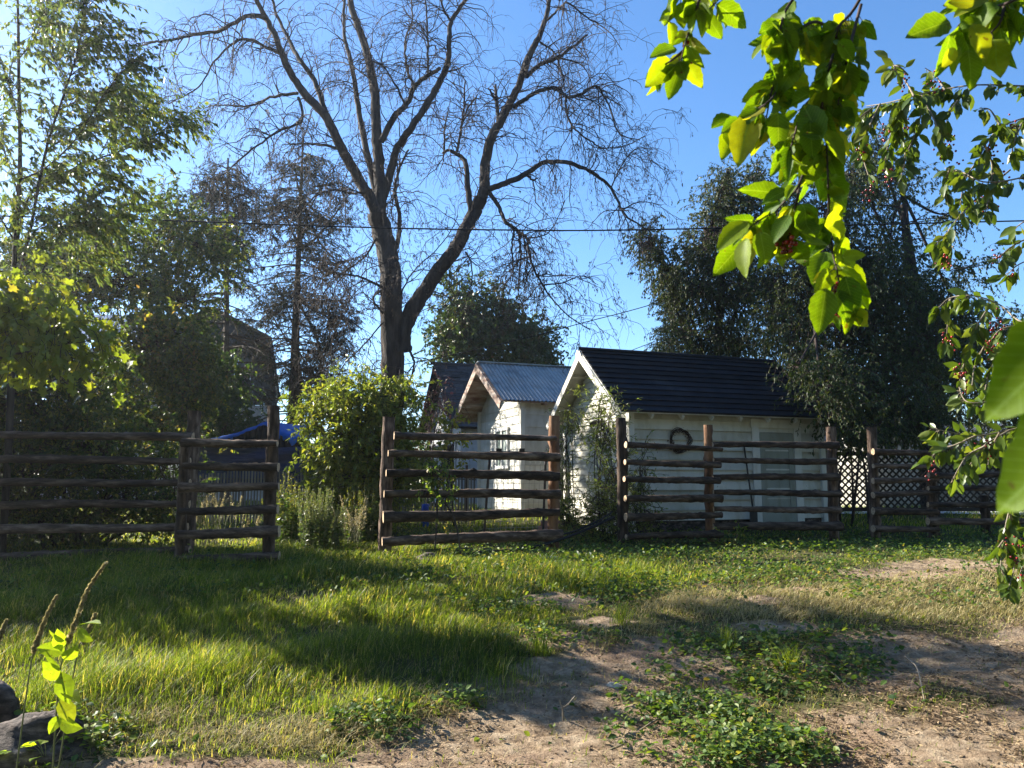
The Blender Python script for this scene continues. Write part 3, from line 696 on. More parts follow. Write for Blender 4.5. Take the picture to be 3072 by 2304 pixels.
# ---------- shingled house
def small_house():
    H = House(461, 25.0, .70, 2.75, 3.9, 2.0, 8.0)
    INB.append((H.K[0], H.K[1], U[0], U[1], H.L, H.gw))
    root = thing('shingled_house', 'bluish white house with dark shingle roof left of the corrugated roof outbuilding', 'house', H.K)
    m = MB(); lapped(m, H.pt(0, H.gw, 0), -H.w, (0, 0, 1), -H.u, H.gw, H.h + H.rise, .22, .02, gable_clip(H.gw, H.h, H.rise)); m.build('gable_wall', M['siding3'], root)
    m = MB(); lapped(m, H.pt(0, 0, 0), H.u, (0, 0, 1), -H.w, H.L, H.h, .22, .02); m.build('side_wall', M['siding3'], root)
    m = MB(); m.beam(H.pt(H.L, 0, H.h / 2), H.pt(H.L, H.gw, H.h / 2), .05, H.h); m.build('back_wall', M['siding3'], root)
    oh, ov = .45, .35; sl = H.rise / (H.gw / 2); zr = H.h + H.rise + .12; ze = H.h + .12 - sl * ov
    rid0, rid1 = H.pt(-oh, H.gw / 2, zr), H.pt(H.L, H.gw / 2, zr)
    m = MB(); md = MB(); 
    for b in (-ov, H.gw + ov):
        e0, e1 = H.pt(-oh, b, ze), H.pt(H.L, b, ze)
        v = unit(rid0 - e0); n = unit(np.cross(H.u, v)); n = n if n[2] > 0 else -n
        lapped(m, e0 + n * .012, H.u, v, n, np.linalg.norm(rid1 - rid0), np.linalg.norm(rid0 - e0), .17, .02, None, split=.33, jitter=.2)
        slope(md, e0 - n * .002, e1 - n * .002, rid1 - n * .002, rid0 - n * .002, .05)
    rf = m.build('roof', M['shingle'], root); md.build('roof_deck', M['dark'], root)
    m = MB(); tubes(m, np.array([rid0 - H.u * .1 + (0, 0, .03), (rid0 + rid1) / 2 + (0, 0, .03), rid1 + (0, 0, .03)]), np.full(3, .06), 6); m.build('ridge_cap', M['shingle'], rf)
    m = MB(); o = -H.u * .035
    def win(a0, a1, z0, z1):
        w = MB()
        for z in (z0, z1): w.beam(H.pt(0, a0 - .05, z) + o, H.pt(0, a1 + .05, z) + o, .05, .09)
        for a in (a0, (a0 + a1) / 2, a1): w.beam(H.pt(0, a, z0) + o * 1.05, H.pt(0, a, z1) + o * 1.05, .055, .06, up=H.u)
        wn = w.build('window', M['frame'], root)
        w = MB(); w.beam(H.pt(0, a0, (z0 + z1) / 2) - H.u * .024, H.pt(0, a1, (z0 + z1) / 2) - H.u * .024, .008, z1 - z0); w.build('pane', M['glass'], wn)
    win(2.6, 3.5, .7, 1.65)
    w = MB(); w.beam(H.pt(0, .6, 1.0) - H.u * .03, H.pt(0, 1.55, 1.0) - H.u * .03, .03, 2.0); d = w.build('door', M['dark'], root)
    w = MB(); 
    for a in (.55, 1.6): w.beam(H.pt(0, a, 0) + o * 1.2, H.pt(0, a, 2.05) + o * 1.2, .05, .05, up=H.u)
    w.beam(H.pt(0, .5, 2.08) + o * 1.2, H.pt(0, 1.65, 2.08) + o * 1.2, .05, .09); w.build('door_frame', M['frame'], root)
small_house()

# ---------- gambrel house far left
def gambrel():
    Y = 30.0; k = Y / F
    c = P(205, 481, Y); z0 = .7
    u = unit(np.array([-.35, .94, 0])); w = unit(np.array([.94, .35, 0]))     # gable faces the camera; w across it to the right
    base = np.array([c[0], Y, z0])
    zz = lambda py: 1.5 + (481 - py) * k - z0
    zap, zs, zb, zw = zz(308), zz(334), zz(395), zz(404)
    hw_s, hw_b, hw_w = 53 * k / .94, 62 * k / .94, 56 * k / .94
    root = thing('gambrel_house', 'large grey shingled gambrel roofed house half hidden by trees at left', 'house', base)
    pt = lambda a, b, z: base + u * a + w * b + np.array([0, 0, z])
    def clip(v):
        z = v + zw
        if z < zs: h = np.interp(z, [zw, zb, zs], [hw_b * .99, hw_b * .98, hw_s])
        else: h = np.interp(z, [zs, zap], [hw_s, 0])
        return hw_b - h, hw_b + h
    m = MB(); lapped(m, pt(0, -hw_b, zw), w, (0, 0, 1), -u, 2 * hw_b, zap - zw, .19, .025, clip, split=.5, jitter=.3); m.build('gable_wall', M['shingle2'], root)
    m = MB(); lapped(m, pt(0.05, -hw_w, 0), w, (0, 0, 1), -u, 2 * hw_w, zw, .2, .02); m.beam(pt(.1, hw_w, zw / 2), pt(9, hw_w, zw / 2), .1, zw); m.beam(pt(.1, -hw_w, zw / 2), pt(9, -hw_w, zw / 2), .1, zw); m.build('lower_wall', M['siding3'], root)
    m = MB(); 
    prof = [(-hw_b - .1, zb - .05), (-hw_s - .05, zs + .03), (0, zap + .1), (hw_s + .05, zs + .03), (hw_b + .1, zb - .05)]
    for (b0, q0), (b1, q1) in zip(prof[:-1], prof[1:]): slope(m, pt(-.25, b0, q0), pt(9.2, b0, q0), pt(9.2, b1, q1), pt(-.25, b1, q1), .08)
    rf = m.build('roof', M['shingle2'], root)
    # side wing with a lower sunlit roof running to the left
    m = MB(); x0, x1 = -(205 - 60) * k, -(205 - 170) * k
    zl, zh = zz(352), zz(304)
    slope(m, pt(-1.2, x0, zl), pt(-1.2, x1, zl + .3), pt(2.6, x1, zh), pt(2.6, x0, zh - .2), .08)
    m.build('wing_roof', M['shiny'], root)
    m = MB(); m.beam(pt(-.9, x0 + .3, zl / 2 - .1), pt(-.9, x1, zl / 2 - .1), .15, zl - .3); m.build('wing_wall', M['siding3'], root)
    m = MB(); 
    a = P(104, 395, Y - 1.1); 
    for i in range(2):
        q = pt(-1.0, x0 + 1.2 + i * 1.7, zl * .58)
        m = MB(); m.box(q - u * .04, (.07, 1.0, 1.2), [u, w, (0, 0, 1)]); wn = m.build('window', M['frame'], root)
        m = MB(); m.box(q - u * .085, (.02, .84, 1.04), [u, w, (0, 0, 1)]); m.build('pane', M['glass'], wn)
gambrel()

# ---------- tarp shelter
def tarp():
    Y = 19.5; 
    A = P(198, 441, Y); T = P(266, 421, Y + .3); B = P(297, 436, Y)
    root = thing('tarp_shelter', 'low shelter with bright blue tarp edge over dark tarp sides behind the short rail panel', 'shelter', (A[0], Y, .66))
    bk = np.array([.3, 2.6, 0])
    nseg = 14
    prof = []
    for a, b in ((A, T), (T, B)):
        for t_ in np.linspace(0, 1, nseg, endpoint=(b is B)):
            q = a + (b - a) * t_; q = q + np.array([0, 0, -.07 * math.sin(math.pi * t_) + R.normal() * .012]); prof.append(q)
    prof = np.array(prof); n = len(prof)
    m = MB()
    drop = np.array([0, -.03, -1.0])
    jag = .16 + .06 * np.sin(np.arange(n) * 1.3) + R.random(n) * .05
    V = np.concatenate([prof + bk + (0, 0, .1), prof + bk * .5 + (0, 0, .04), prof, prof + drop * (jag * .5)[:, None] - np.array([0, .03, 0]), prof + drop * jag[:, None]])
    i = (np.arange(4)[:, None] * n + np.arange(n - 1)[None]).reshape(-1)
    m.add(V, np.stack([i, i + n, i + n + 1, i + 1], -1), smooth=True); m.build('canopy', M['tarpb'], root)
    # dark corrugated side under the canopy and the sagging tarp wall
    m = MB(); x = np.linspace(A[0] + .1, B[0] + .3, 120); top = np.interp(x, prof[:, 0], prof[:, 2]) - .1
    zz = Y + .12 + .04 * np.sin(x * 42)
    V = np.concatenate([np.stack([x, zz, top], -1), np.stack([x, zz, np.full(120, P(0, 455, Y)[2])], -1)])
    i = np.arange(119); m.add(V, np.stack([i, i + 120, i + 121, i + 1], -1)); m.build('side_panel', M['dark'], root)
    m = MB(); nx, nz = 60, 14; xs = np.linspace(P(196, 450, Y)[0], P(306, 450, Y)[0], nx); zs = np.linspace(P(0, 446, Y)[2], P(0, 484, Y)[2], nz)
    XX, ZZ = np.meshgrid(xs, zs); YY = Y - .05 + .05 * np.sin(ZZ * 14 + np.sin(XX * 1.5) * 2) + .02 * np.sin(XX * 9)
    V = np.stack([XX, YY, ZZ - .06 * np.sin((XX - xs[0]) / (xs[-1] - xs[0]) * math.pi)], -1).reshape(-1, 3)
    i = (np.arange(nz - 1)[:, None] * nx + np.arange(nx - 1)[None]).reshape(-1); m.add(V, np.stack([i, i + nx, i + nx + 1, i + 1], -1), smooth=True)
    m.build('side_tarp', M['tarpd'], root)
    for q in (A + (.15, .3, 0), B - (.05, -.3, 0), A + bk, B + bk):
        m = MB(); tubes(m, np.array([[q[0], q[1], .6], [q[0], q[1], (q[2] + .5) / 2], [q[0], q[1], q[2] - .03]]), np.full(3, .03), 6); m.build('frame_pole', M['wire'], root)
tarp()

# ---------- thin slat fence
def slat_fence():
    Y = 16.6
    x0, x1 = P(150, 480, Y)[0], P(476, 480, Y)[0]
    root = thing('slat_fence', 'weathered grey fence of thin upright slats running behind the rail fences', 'fence', (x0, Y, .6))
    m = MB(); x = x0
    while x < x1:
        yy = Y + .25 * math.sin(x * .3)
        h = 1.06 + .05 * R.normal() * .4 + .04 * math.sin(x * 2); g = float(gz(x, yy))
        m.box((x, yy, g + h / 2 + .02), (.034, .012, h), None, 0, R.random()); x += .062 + R.random() * .006
    m.build('slat_panel', M['slat'], root)
    xs = np.linspace(x0, x1, 40)
    for z in (.3, .95):
        m = MB(); tubes(m, np.stack([xs, Y + .02 + .25 * np.sin(xs * .3), gz(xs, xs * 0 + Y) + z], -1), np.full(40, .012), 5); m.build('wire', M['wire'], root)
    for xx in np.linspace(x0 + .4, x1 - .2, 4):
        m = MB(); g = float(gz(xx, Y)); yy = Y + .06 + .25 * math.sin(xx * .3)
        tubes(m, np.array([[xx, yy, g - .1], [xx, yy, g + .6], [xx, yy, g + 1.25]]), np.full(3, .03), 7); m.build('post', M['wire'], root)
slat_fence()

# ---------- lattice fence and far white garage on the right
def lattice():
    Y = 17.2
    root = thing('lattice_fence', 'dark wooden lattice fence behind the far right rail fence', 'fence', (P(838, 500, Y)[0], Y, .6))
    segs = [(833, 872), (874, 933), (936, 1000), (1003, 1075)]
    z0 = P(0, 508, Y)[2]; z1 = P(0, 455, Y)[2]
    for a, b in segs:
        xa, xb = P(a, 480, Y)[0], P(b, 480, Y)[0]
        m = MB(); sp = .155; hh = z1 - z0
        for sgn in (1, -1):
            s = xa - hh if sgn > 0 else xa
            while s < (xb if sgn > 0 else xb + hh):
                # line x = s + sgn*(z-z0)
                zA, zB = z0, z1
                xA, xB = s, s + sgn * hh
                lo, hi = 0.0, 1.0
                for lim, side in ((xa, -1), (xb, 1)):
                    den = xB - xA
                    tt = (lim - xA) / den
                    if (den > 0) == (side < 0): lo = max(lo, tt)
                    else: hi = min(hi, tt)
                if hi - lo > .03:
                    p = np.array([xA + (xB - xA) * lo, Y + .008 * sgn, z0 + hh * lo]); q = np.array([xA + (xB - xA) * hi, Y + .008 * sgn, z0 + hh * hi])
                    m.beam(p, q, .012, .036, up=(0, 1, 0)) if False else m.beam(p, q, .012, .036, var=R.random())
                s += sp
        pn = m.build('lattice_panel', M['lattice'], root)
    m = MB(); xa, xb = P(832, 480, Y)[0], P(1080, 480, Y)[0]
    m.beam((xa, Y, z1 + .03), (xb, Y, z1 + .03), .06, .09); m.build('top_rail', M['lattice'], root)
    m = MB(); m.beam((xa, Y, z0 - .03), (xb, Y, z0 - .03), .06, .08); m.build('bottom_rail', M['lattice'], root)
    for a in (873, 934.5, 1001.5, 1077):
        xx = P(a, 480, Y)[0]; m = MB(); m.box((xx, Y, (z1 + .35) / 2 + .2), (.11, .10, z1 - .1), None); m.build('post', M['lattice'], root)
lattice()
def garage():
    Yg = 27.0
    K = P(880, 481, Yg); z0 = .7
    root = thing('white_garage', 'white walled building with low blue grey roof beyond the lattice fence', 'building', (K[0], Yg, z0))
    k = Yg / F
    q0 = P(834, 481, 23.2); q0[2] = z0; uu = unit(np.array([.62, -.785, 0])); q1 = q0 + uu * 1.3
    m = MB(); lapped(m, q0, uu, (0, 0, 1), (-.785, -.62, 0), 1.3, 2.3, .2, .02); m.build('bright_end_wall', M['siding2'], root)
    m = MB(); m.beam(q0 + (0.06, 0.05, 1.05), q0 + (3.2, 2.6, 1.05), .05, 2.1); m.beam(q1 + (0.06, 0.05, 1.05), q1 + (3.2, 2.6, 1.05), .05, 2.1); m.build('end_side_wall', M['slat'], root)  # grey instead of white: darker colour stands in for shade on these sides
    m = MB(); x0, x1 = P(826, 481, Yg)[0], P(1040, 481, Yg)[0]; zt = P(0, 447, Yg)[2]
    lapped(m, (x0, Yg, z0), (1, 0, 0), (0, 0, 1), (0, -1, 0), x1 - x0, zt - z0, .2, .02); m.build('front_wall', M['slat'], root)  # grey boards in place of white deepen the shade on the front
    m = MB(); m.beam((x0 + .05, Yg + .1, (zt + z0) / 2), (x0 + .05, Yg + 4, (zt + z0) / 2), .1, zt - z0); m.build('side_wall', M['siding2'], root)
    m = MB(); zr = P(0, 424, Yg + 2.5)[2]
    lapped(m, (x0 - .4, Yg - .4, zt + .02), (1, 0, 0), unit(np.array([0, 2.9, zr - zt])), unit(np.array([0, -(zr - zt), 2.9])), x1 - x0 + .8, math.hypot(2.9, zr - zt), .2, .02, None, split=.5, jitter=.2)
    slope(m, (x0 - .4, Yg - .4, zt), (x1 + .4, Yg - .4, zt), (x1 + .4, Yg + 2.5, zr), (x0 - .4, Yg + 2.5, zr), .05)
    m.build('roof', M['shingle2'], root)
garage()
# ================================================================== RAIL FENCES
def log(mb, a, b, r0, r1, bark=0, cut=1, n=30, S=12, bend=.015, knots=True):
    a = np.array(a, float); b = np.array(b, float); L = np.linalg.norm(b - a); t = np.linspace(0, 1, n)
    pts = a + (b - a) * t[:, None]
    perp = unit(np.cross(b - a, [0.3, 1, 0.1])); perp2 = unit(np.cross(b - a, perp)); ph = R.random(4) * 6
    sc = bend * L
    pts = pts + perp * (np.sin(t * 3.1 + ph[0]) * sc * .3 + np.sin(t * 9 + ph[1]) * sc * .1)[:, None] + perp2 * (np.sin(t * 4 + ph[2]) * sc * .25)[:, None]
    th = np.arange(S) * 2 * math.pi / S
    rad = np.interp(t, [0, 1], [r0, r1])[:, None] * (1 + .06 * np.sin(th[None] * 2 + ph[3]) + R.normal(size=(n, S)) * .065 + .05 * np.sin(t * 23 + ph[1])[:, None])
    if knots:
        for _ in range(int(L * 1.6)):
            k = R.integers(1, n - 1); j = R.integers(0, S); rad[k, j] *= 1.3
    v = MB(); V = tubes(mb, pts[None], rad[None], S, bark, R.random())
    # flat ends
    for end, sg in ((0, 1), (n - 1, -1)):
        ring = V[0, end]; c = ring.mean(0)
        f = [[S, i, (i + 1) % S] if sg > 0 else [S, (i + 1) % S, i] for i in range(S)]
        mb.add(np.vstack([ring, c]), f, cut, .5)

FG = 'log rail fence sections across the yard'
def post(root, px0, py0, px1, py1, Y, r, m='log'):
    """top (px0,py0), bottom (px1,py1) at depth Y"""
    a = P(px1, py1, Y); b = P(px0, py0, Y)
    a = a.copy(); g = gz(a[0], Y); d = (b - a); a = a + d * ((g - .25 - a[2]) / d[2])
    mb = MB(); log(mb, a, b, r * 1.05, r * .95, n=24, bend=.01); return mb.build('post', [M[m], M['cut']], root)
def rail(root, pxa, pya, pxb, pyb, Ya, Yb, r, m='rail', n=40):
    mb = MB(); a, b = P(pxa, pya, Ya), P(pxb, pyb, Yb)
    k = 1 if R.random() < .5 else -1
    r *= .92; log(mb, a, b, r * (1 + .16 * k), r * (1 - .16 * k), n=n, bend=.013); return mb.build('rail', [M[m], M['cut']], root)

Y1 = 10.6
f = thing('rail_fence', 'long log rail fence at the far left in front of dark shrubs', 'fence', (P(190, 550, Y1)[0], Y1, float(gz(-4, Y1))), FG)
post(f, 194, 411, 186, 556, Y1 + .12, .095)
post(f, -72, 408, -78, 562, Y1 + .12, .095)
for ya, yb, r in ((435.5, 437, .055), (459.5, 460, .06), (483, 481.5, .062), (506, 504.5, .058), (530, 526, .068), (559.5, 550, .068)):
    rail(f, -95, ya, 190 + R.normal() * 2, yb, Y1 - .08, Y1 - .08, r, n=60)
Y2 = 9.9
f = thing('rail_fence', 'short log rail panel with a tall post before the blue tarp shelter', 'fence', (P(272, 560, Y2)[0], Y2, float(gz(-3, Y2))), FG)
post(f, 274, 406, 268, 566, Y2 + .1, .078)
post(f, 186, 440, 178, 574, Y2 + .12, .07)
for ya, yb, xl, r in ((442.5, 443.5, 182, .058), (466.5, 467, 183, .058), (487.5, 486.5, 180, .062), (511.5, 509, 179, .058), (535, 531, 178, .066), (561.5, 556, 177, .07)):
    rail(f, xl, ya, 279 + R.normal(), yb, Y2 - .05, Y2 - .05, r)
YL, YR = 11.0, 11.7
f = thing('rail_fence', 'middle log rail section of six rails in front of the corrugated roof outbuilding', 'fence', (P(386, 557, YL)[0], YL, float(gz(-1.8, YL))), FG)
post(f, 389, 417, 384, 557, YL + .12, .088)
post(f, 555, 416, 553, 546, YR + .12, .085, 'logred')
for (ya, yb, xa, xb, r) in ((435, 439, 394, 556, .055), (454, 457, 388, 560, .062), (473.5, 476, 386, 559, .068), (494, 494, 384, 560, .07), (517, 512, 383, 559, .078), (542, 535, 382, 562, .085)):
    rail(f, xa, ya, xb, yb, YL - .06, YR - .06, r * .95)
YD, YE, YF = 12.4, 12.9, 13.5
f = thing('rail_fence', 'log rail section in front of the clapboard shed gable and wreath', 'fence', (P(622, 542, YD)[0], YD, float(gz(2, YD))), FG)
post(f, 621, 418, 623, 542, YD + .12, .085)
post(f, 708, 425, 711, 543, YE + .10, .08, 'logred')
for (ya, yb, r) in ((445, 449.5, .048), (462, 465, .058), (479, 480.5, .06), (498, 499, .066), (517, 515, .060), (537, 534, .062)):
    rail(f, 624 + R.random() * 2, ya, 719 + R.random() * 3, yb, YD - .08, YE - .08, r)
f = thing('rail_fence', 'shaded log rail section in front of the clapboard shed door', 'fence', (P(833, 541, YF)[0], YF, float(gz(5, YF))), FG)
post(f, 831, 427, 834, 541, YF + .1, .09)
for (ya, yb, xb, r) in ((444, 446, 838, .055), (460, 461.5, 836, .052), (476.5, 477.5, 839, .056), (492.5, 493.5, 841, .06), (509, 509.5, 840, .058), (526.5, 526.5, 842, .075)):
    rail(f, 712 + R.random() * 2, ya, xb, yb, YE + .02, YF - .08, r)
YG, YH, YI = 13.7, 13.9, 14.1
f = thing('rail_fence', 'dark shaded log rail fence at the far right in front of the lattice', 'fence', (P(873, 539, YG)[0], YG, float(gz(6, YG))), FG)
post(f, 871, 427, 876, 540, YG + .1, .085)
post(f, 931, 478, 934, 540, YH + .1, .10)
post(f, 984, 495, 987, 540, YI + .1, .085)
post(f, 1050, 440, 1056, 540, YI + .2, .085)
for (ya, yb, r) in ((452, 453, .05), (466, 467, .05), (481, 479, .05), (495, 492, .055), (511, 512, .06), (529, 529, .06)):
    rail(f, 873, ya, 938, yb, YG - .05, YH - .05, r)
for (ya, yb, r) in ((475, 474, .05), (489, 488, .055), (504, 505, .055), (521, 521, .06)):
    rail(f, 928, ya, 1062, yb, YH - .1, YI + .05, r)

# ---------- wire gate panel leaning behind the middle section
def wire_gate():
    Y = 12.6
    q = lambda x, y: P(x, y, Y)
    root = thing('wire_gate', 'leaning pipe framed wire mesh gate behind the middle rail section', 'gate', q(487, 534))
    m = MB()
    c = [q(484, 535), q(490, 452), q(546, 453), q(543, 533)]
    for a, b in ((0, 1), (1, 2), (2, 3), (3, 0)): tubes(m, np.array([c[a], (c[a] + c[b]) / 2, c[b]]), np.full(3, .02), 8)
    m.build('pipe_frame', M['wire'], root)
    m = MB()
    for t in np.linspace(0, 1, 12)[1:-1]:
        a = c[1] + (c[2] - c[1]) * t; b = c[0] + (c[3] - c[0]) * t
        tubes(m, np.array([a, (a + b) / 2 + (0, .01, 0), b]), np.full(3, .0035), 3)
    for t in np.linspace(0, 1, 14)[1:-1]:
        a = c[1] + (c[0] - c[1]) * t; b = c[2] + (c[3] - c[2]) * t
        tubes(m, np.array([a, (a + b) / 2, b]), np.full(3, .003), 3)
    m.build('wire_mesh', M['mesh'], root)
    m = MB()
    for px in (499, 522): m.box(q(px, 450), (.09, .05, .05)); 
    m.build('latch', M['black'], root)
wire_gate()

# ---------- poles lying from the ground up against the fence
def pole(name, label, cat, pts, r, m, n=30):
    p = spline(pts, n); mb = MB(); rr = np.full(n, r) * (1 + .06 * R.normal(size=n)); tubes(mb, p, rr, 7)
    return tag(mb.build(name, M[m], loc=tuple(float(v) for v in p[0])), label, cat)
g0 = G(448, 561)
pole('black_hose', 'black hose running over the ground up to the fence post beside the shed', 'hose', [g0 + (0, 0, .03), G(480, 556) + (0, 0, .05), P(520, 550, 11.2), P(556, 541, 11.5), P(590, 528, 12.0), P(614, 517, 12.3)], .022, 'cable')
pole('black_hose', 'thinner upper hose slanting up between the middle post and the shed gable', 'hose', [P(556, 536, 11.55), P(575, 531, 11.8), P(598, 521, 12.0), P(612, 512, 12.2)], .014, 'cable')
def lumps(name, label, cat, px, py, Yd, size, m, n=1, flat=.5, loc=None, seed=1):
    rr = np.random.default_rng(seed)
    nu, nv = 28, 18
    th = np.linspace(0, 2 * math.pi, nu, endpoint=False); ph = np.linspace(.02, math.pi - .02, nv)
    T, Ph = np.meshgrid(th, ph)
    d = np.stack([np.sin(Ph) * np.cos(T), np.sin(Ph) * np.sin(T), np.cos(Ph)], -1)
    rad = np.ones(T.shape)
    for _ in range(7):
        k = rr.normal(size=3); rad += .10 * np.sin(d @ (k * 2.4) + rr.random() * 6)
    for _ in range(14):
        k = rr.normal(size=3); rad += .028 * np.abs(np.sin(d @ (k * 7) + rr.random() * 6))
    rad += rr.normal(size=rad.shape) * .028
    V = d * rad[..., None] * np.array([size, size * .75, size * flat])
    c = P(px, py, Yd) if loc is None else loc
    c = np.array([c[0], c[1], float(gz(c[0], c[1])) + size * flat * .45])
    i = np.arange(nv - 1)[:, None] * nu; j = np.arange(nu)[None]
    Fq = np.stack([i + j, i + nu + j, i + nu + (j + 1) % nu, i + (j + 1) % nu], -1).reshape(-1, 4)
    mb = MB(); mb.add((V + c).reshape(-1, 3), Fq, 0, .5, smooth=True)
    return tag(mb.build(name, M[m], loc=tuple(c - np.array([0, 0, size * flat * .45]))), label, cat)
lumps('boulder', 'dark weathered boulder among weeds at the bottom left corner', 'boulder', 0, 0, 0, .22, 'stone', flat=.5, loc=G(34, 752), seed=3)
lumps('boulder', 'dark rock cut off by the left edge above the corner boulder', 'boulder', 0, 0, 0, .17, 'stone', flat=.95, loc=G(-16, 728), seed=5)
lumps('stone', 'small flat pale stone on the dirt path', 'stone', 0, 0, 0, .045, 'pebble', flat=.35, loc=G(613, 688), seed=8)
lumps('stone', 'lumpy brown stone in the weeds below the middle fence section', 'stone', 0, 0, 0, .11, 'stone', flat=.4, loc=G(487, 554), seed=9)
lumps('stone', 'wide pale stone half buried in grass in front of the shed gable vine', 'stone', 0, 0, 0, .17, 'pebble', flat=.22, loc=G(547, 561), seed=12)
lumps('stone', 'dark stone lying left of the other stones under the middle fence section', 'stone', 0, 0, 0, .14, 'stone', flat=.4, loc=G(428, 561), seed=14)
# old split logs half hidden in the grass
for i, (a, b, r, lab) in enumerate((((418, 556), (472, 553), .05, 'rotting log lying in grass below the middle rail section'), ((560, 566), (592, 569), .03, 'short dark branch lying in the weeds below the shed gable'))):
    mb = MB(); A, B = G(*a), G(*b); log(mb, A + (0, 0, r * .7), B + (0, 0, r * .8), r, r * .7, n=24, bend=.02)
    tag(mb.build('fallen_log', [M['log'], M['cut']], loc=tuple(A)), lab, 'log')
# forked twig standing in the path
g0 = G(563, 722); mb = MB()
tubes(mb, spline([g0 - (0, 0, .02), g0 + (0, .0, .05), g0 + (-.004, 0, .085)], 8), np.linspace(.006, .005, 8), 6)
tubes(mb, spline([g0 + (-.004, 0, .08), g0 + (.03, .0, .10), g0 + (.075, 0, .15)], 8), np.linspace(.005, .003, 8), 6)
tubes(mb, spline([g0 + (-.004, 0, .08), g0 + (-.012, .0, .10), g0 + (-.02, 0, .13)], 6), np.linspace(.004, .002, 6), 6)
tag(mb.build('twig', M['twigpale'], loc=tuple(g0)), 'small forked twig sticking up from the dirt path', 'twig')
for (pa, pb, lab) in (((905, 658), (925, 705), 'thin pale stick lying on the dirt at lower right'), ((610, 752), (622, 741), 'curled dark stick on the dirt at bottom centre'), ((792, 662), (850, 690), 'long bare stick lying beside the weed patch at right'), ((345, 745), (392, 690), 'straight dry stalk leaning in the grass at lower left'), ((640, 733), (668, 722), 'bent brown stick on the path left of the weed patch')):
    A, B = G(*pa), G(*pb); mid = (A + B) / 2 + np.array([0, 0, .03]) + R.normal(size=3) * .02
    mb = MB(); tubes(mb, spline([A + (0, 0, .008), mid, B + (0, 0, .012)], 12), np.linspace(.006, .003, 12), 6)
    tag(mb.build('stick', M['twigpale'], loc=tuple(A)), lab, 'stick')
# salmon bricks and a barrel behind the middle fence
A = P(549, 511, 15.0); g = float(gz(A[0], 15.0))
bn = 0
for i in range(3):
    for j in range(2):
        mb = MB(); c = np.array([A[0] + .24 * i - .1 + .05 * j, 15.0 + .02 * j, g + .06 + .105 * j])
        mb.box(c, (.22, .11, .1), [[math.cos(.1 * i), math.sin(.1 * i), 0], [-math.sin(.1 * i), math.cos(.1 * i), 0], [0, 0, 1]], 0, R.random())
        tag(mb.build('brick', M['brick'], loc=tuple(c - (0, 0, .05))), 'salmon coloured block stacked on the grass behind the right end of the middle rails', 'brick', 'salmon blocks behind the middle fence')
q = P(426, 484, 16.0); gq = float(gz(q[0], 16.0))
bl = thing('barrel', 'small bright blue plastic barrel behind the middle rail section', 'barrel', (q[0], 16.0, gq))
mb = MB(); zz = np.array([0, .04, .3, .33, .36, .62, .65, .9, .93]) * .5; rr = np.array([.12, .15, .16, .17, .16, .16, .17, .15, .12]) * .5
tubes(mb, np.stack([np.full(9, q[0]), np.full(9, 16.0), gq + zz], -1), rr, 20); mb.build('body', M['blueplastic'], bl)
mb = MB(); th = np.linspace(0, 2 * math.pi, 20, endpoint=False); mb.add(np.vstack([np.stack([q[0] + .06 * np.cos(th), 16 + .06 * np.sin(th), np.full(20, gq + .465)], -1), [[q[0], 16, gq + .465]]]), [[20, i, (i + 1) % 20] for i in range(20)]); mb.build('lid', M['blueplastic'], bl)

# ---------- overhead wires
def wire(pts, Ys, r, label):
    c = np.array([P(x, y, Yv) for (x, y), Yv in zip(pts, Ys)]); n = 80; p = spline(c, n); mb = MB(); tubes(mb, p, np.full(n, r), 5)
    tag(mb.build('overhead_wire', M['cable'], loc=tuple(p[0])), label, 'wire', 'overhead wires')
wire([(-60, 213.5), (0, 216), (180, 221), (350, 227), (500, 230), (660, 229.5), (1100, 219)], [15] * 7, .016, 'thick black overhead wire crossing the sky through the bare tree')
wire([(300, 378), (341, 374), (428, 360), (530, 337), (582, 323), (650, 305), (760, 270)], [24, 24, 24, 24, 24, 24, 24], .014, 'thin overhead wire climbing to the right above the shingled house')
wire([(600, 362), (630, 351), (683, 330), (760, 298)], [26] * 4, .012, 'upper of two short wires beside the spruce above the navy roof')
wire([(610, 372), (648, 356), (690, 338), (760, 306)], [26] * 4, .012, 'lower of two short wires beside the spruce above the navy roof')

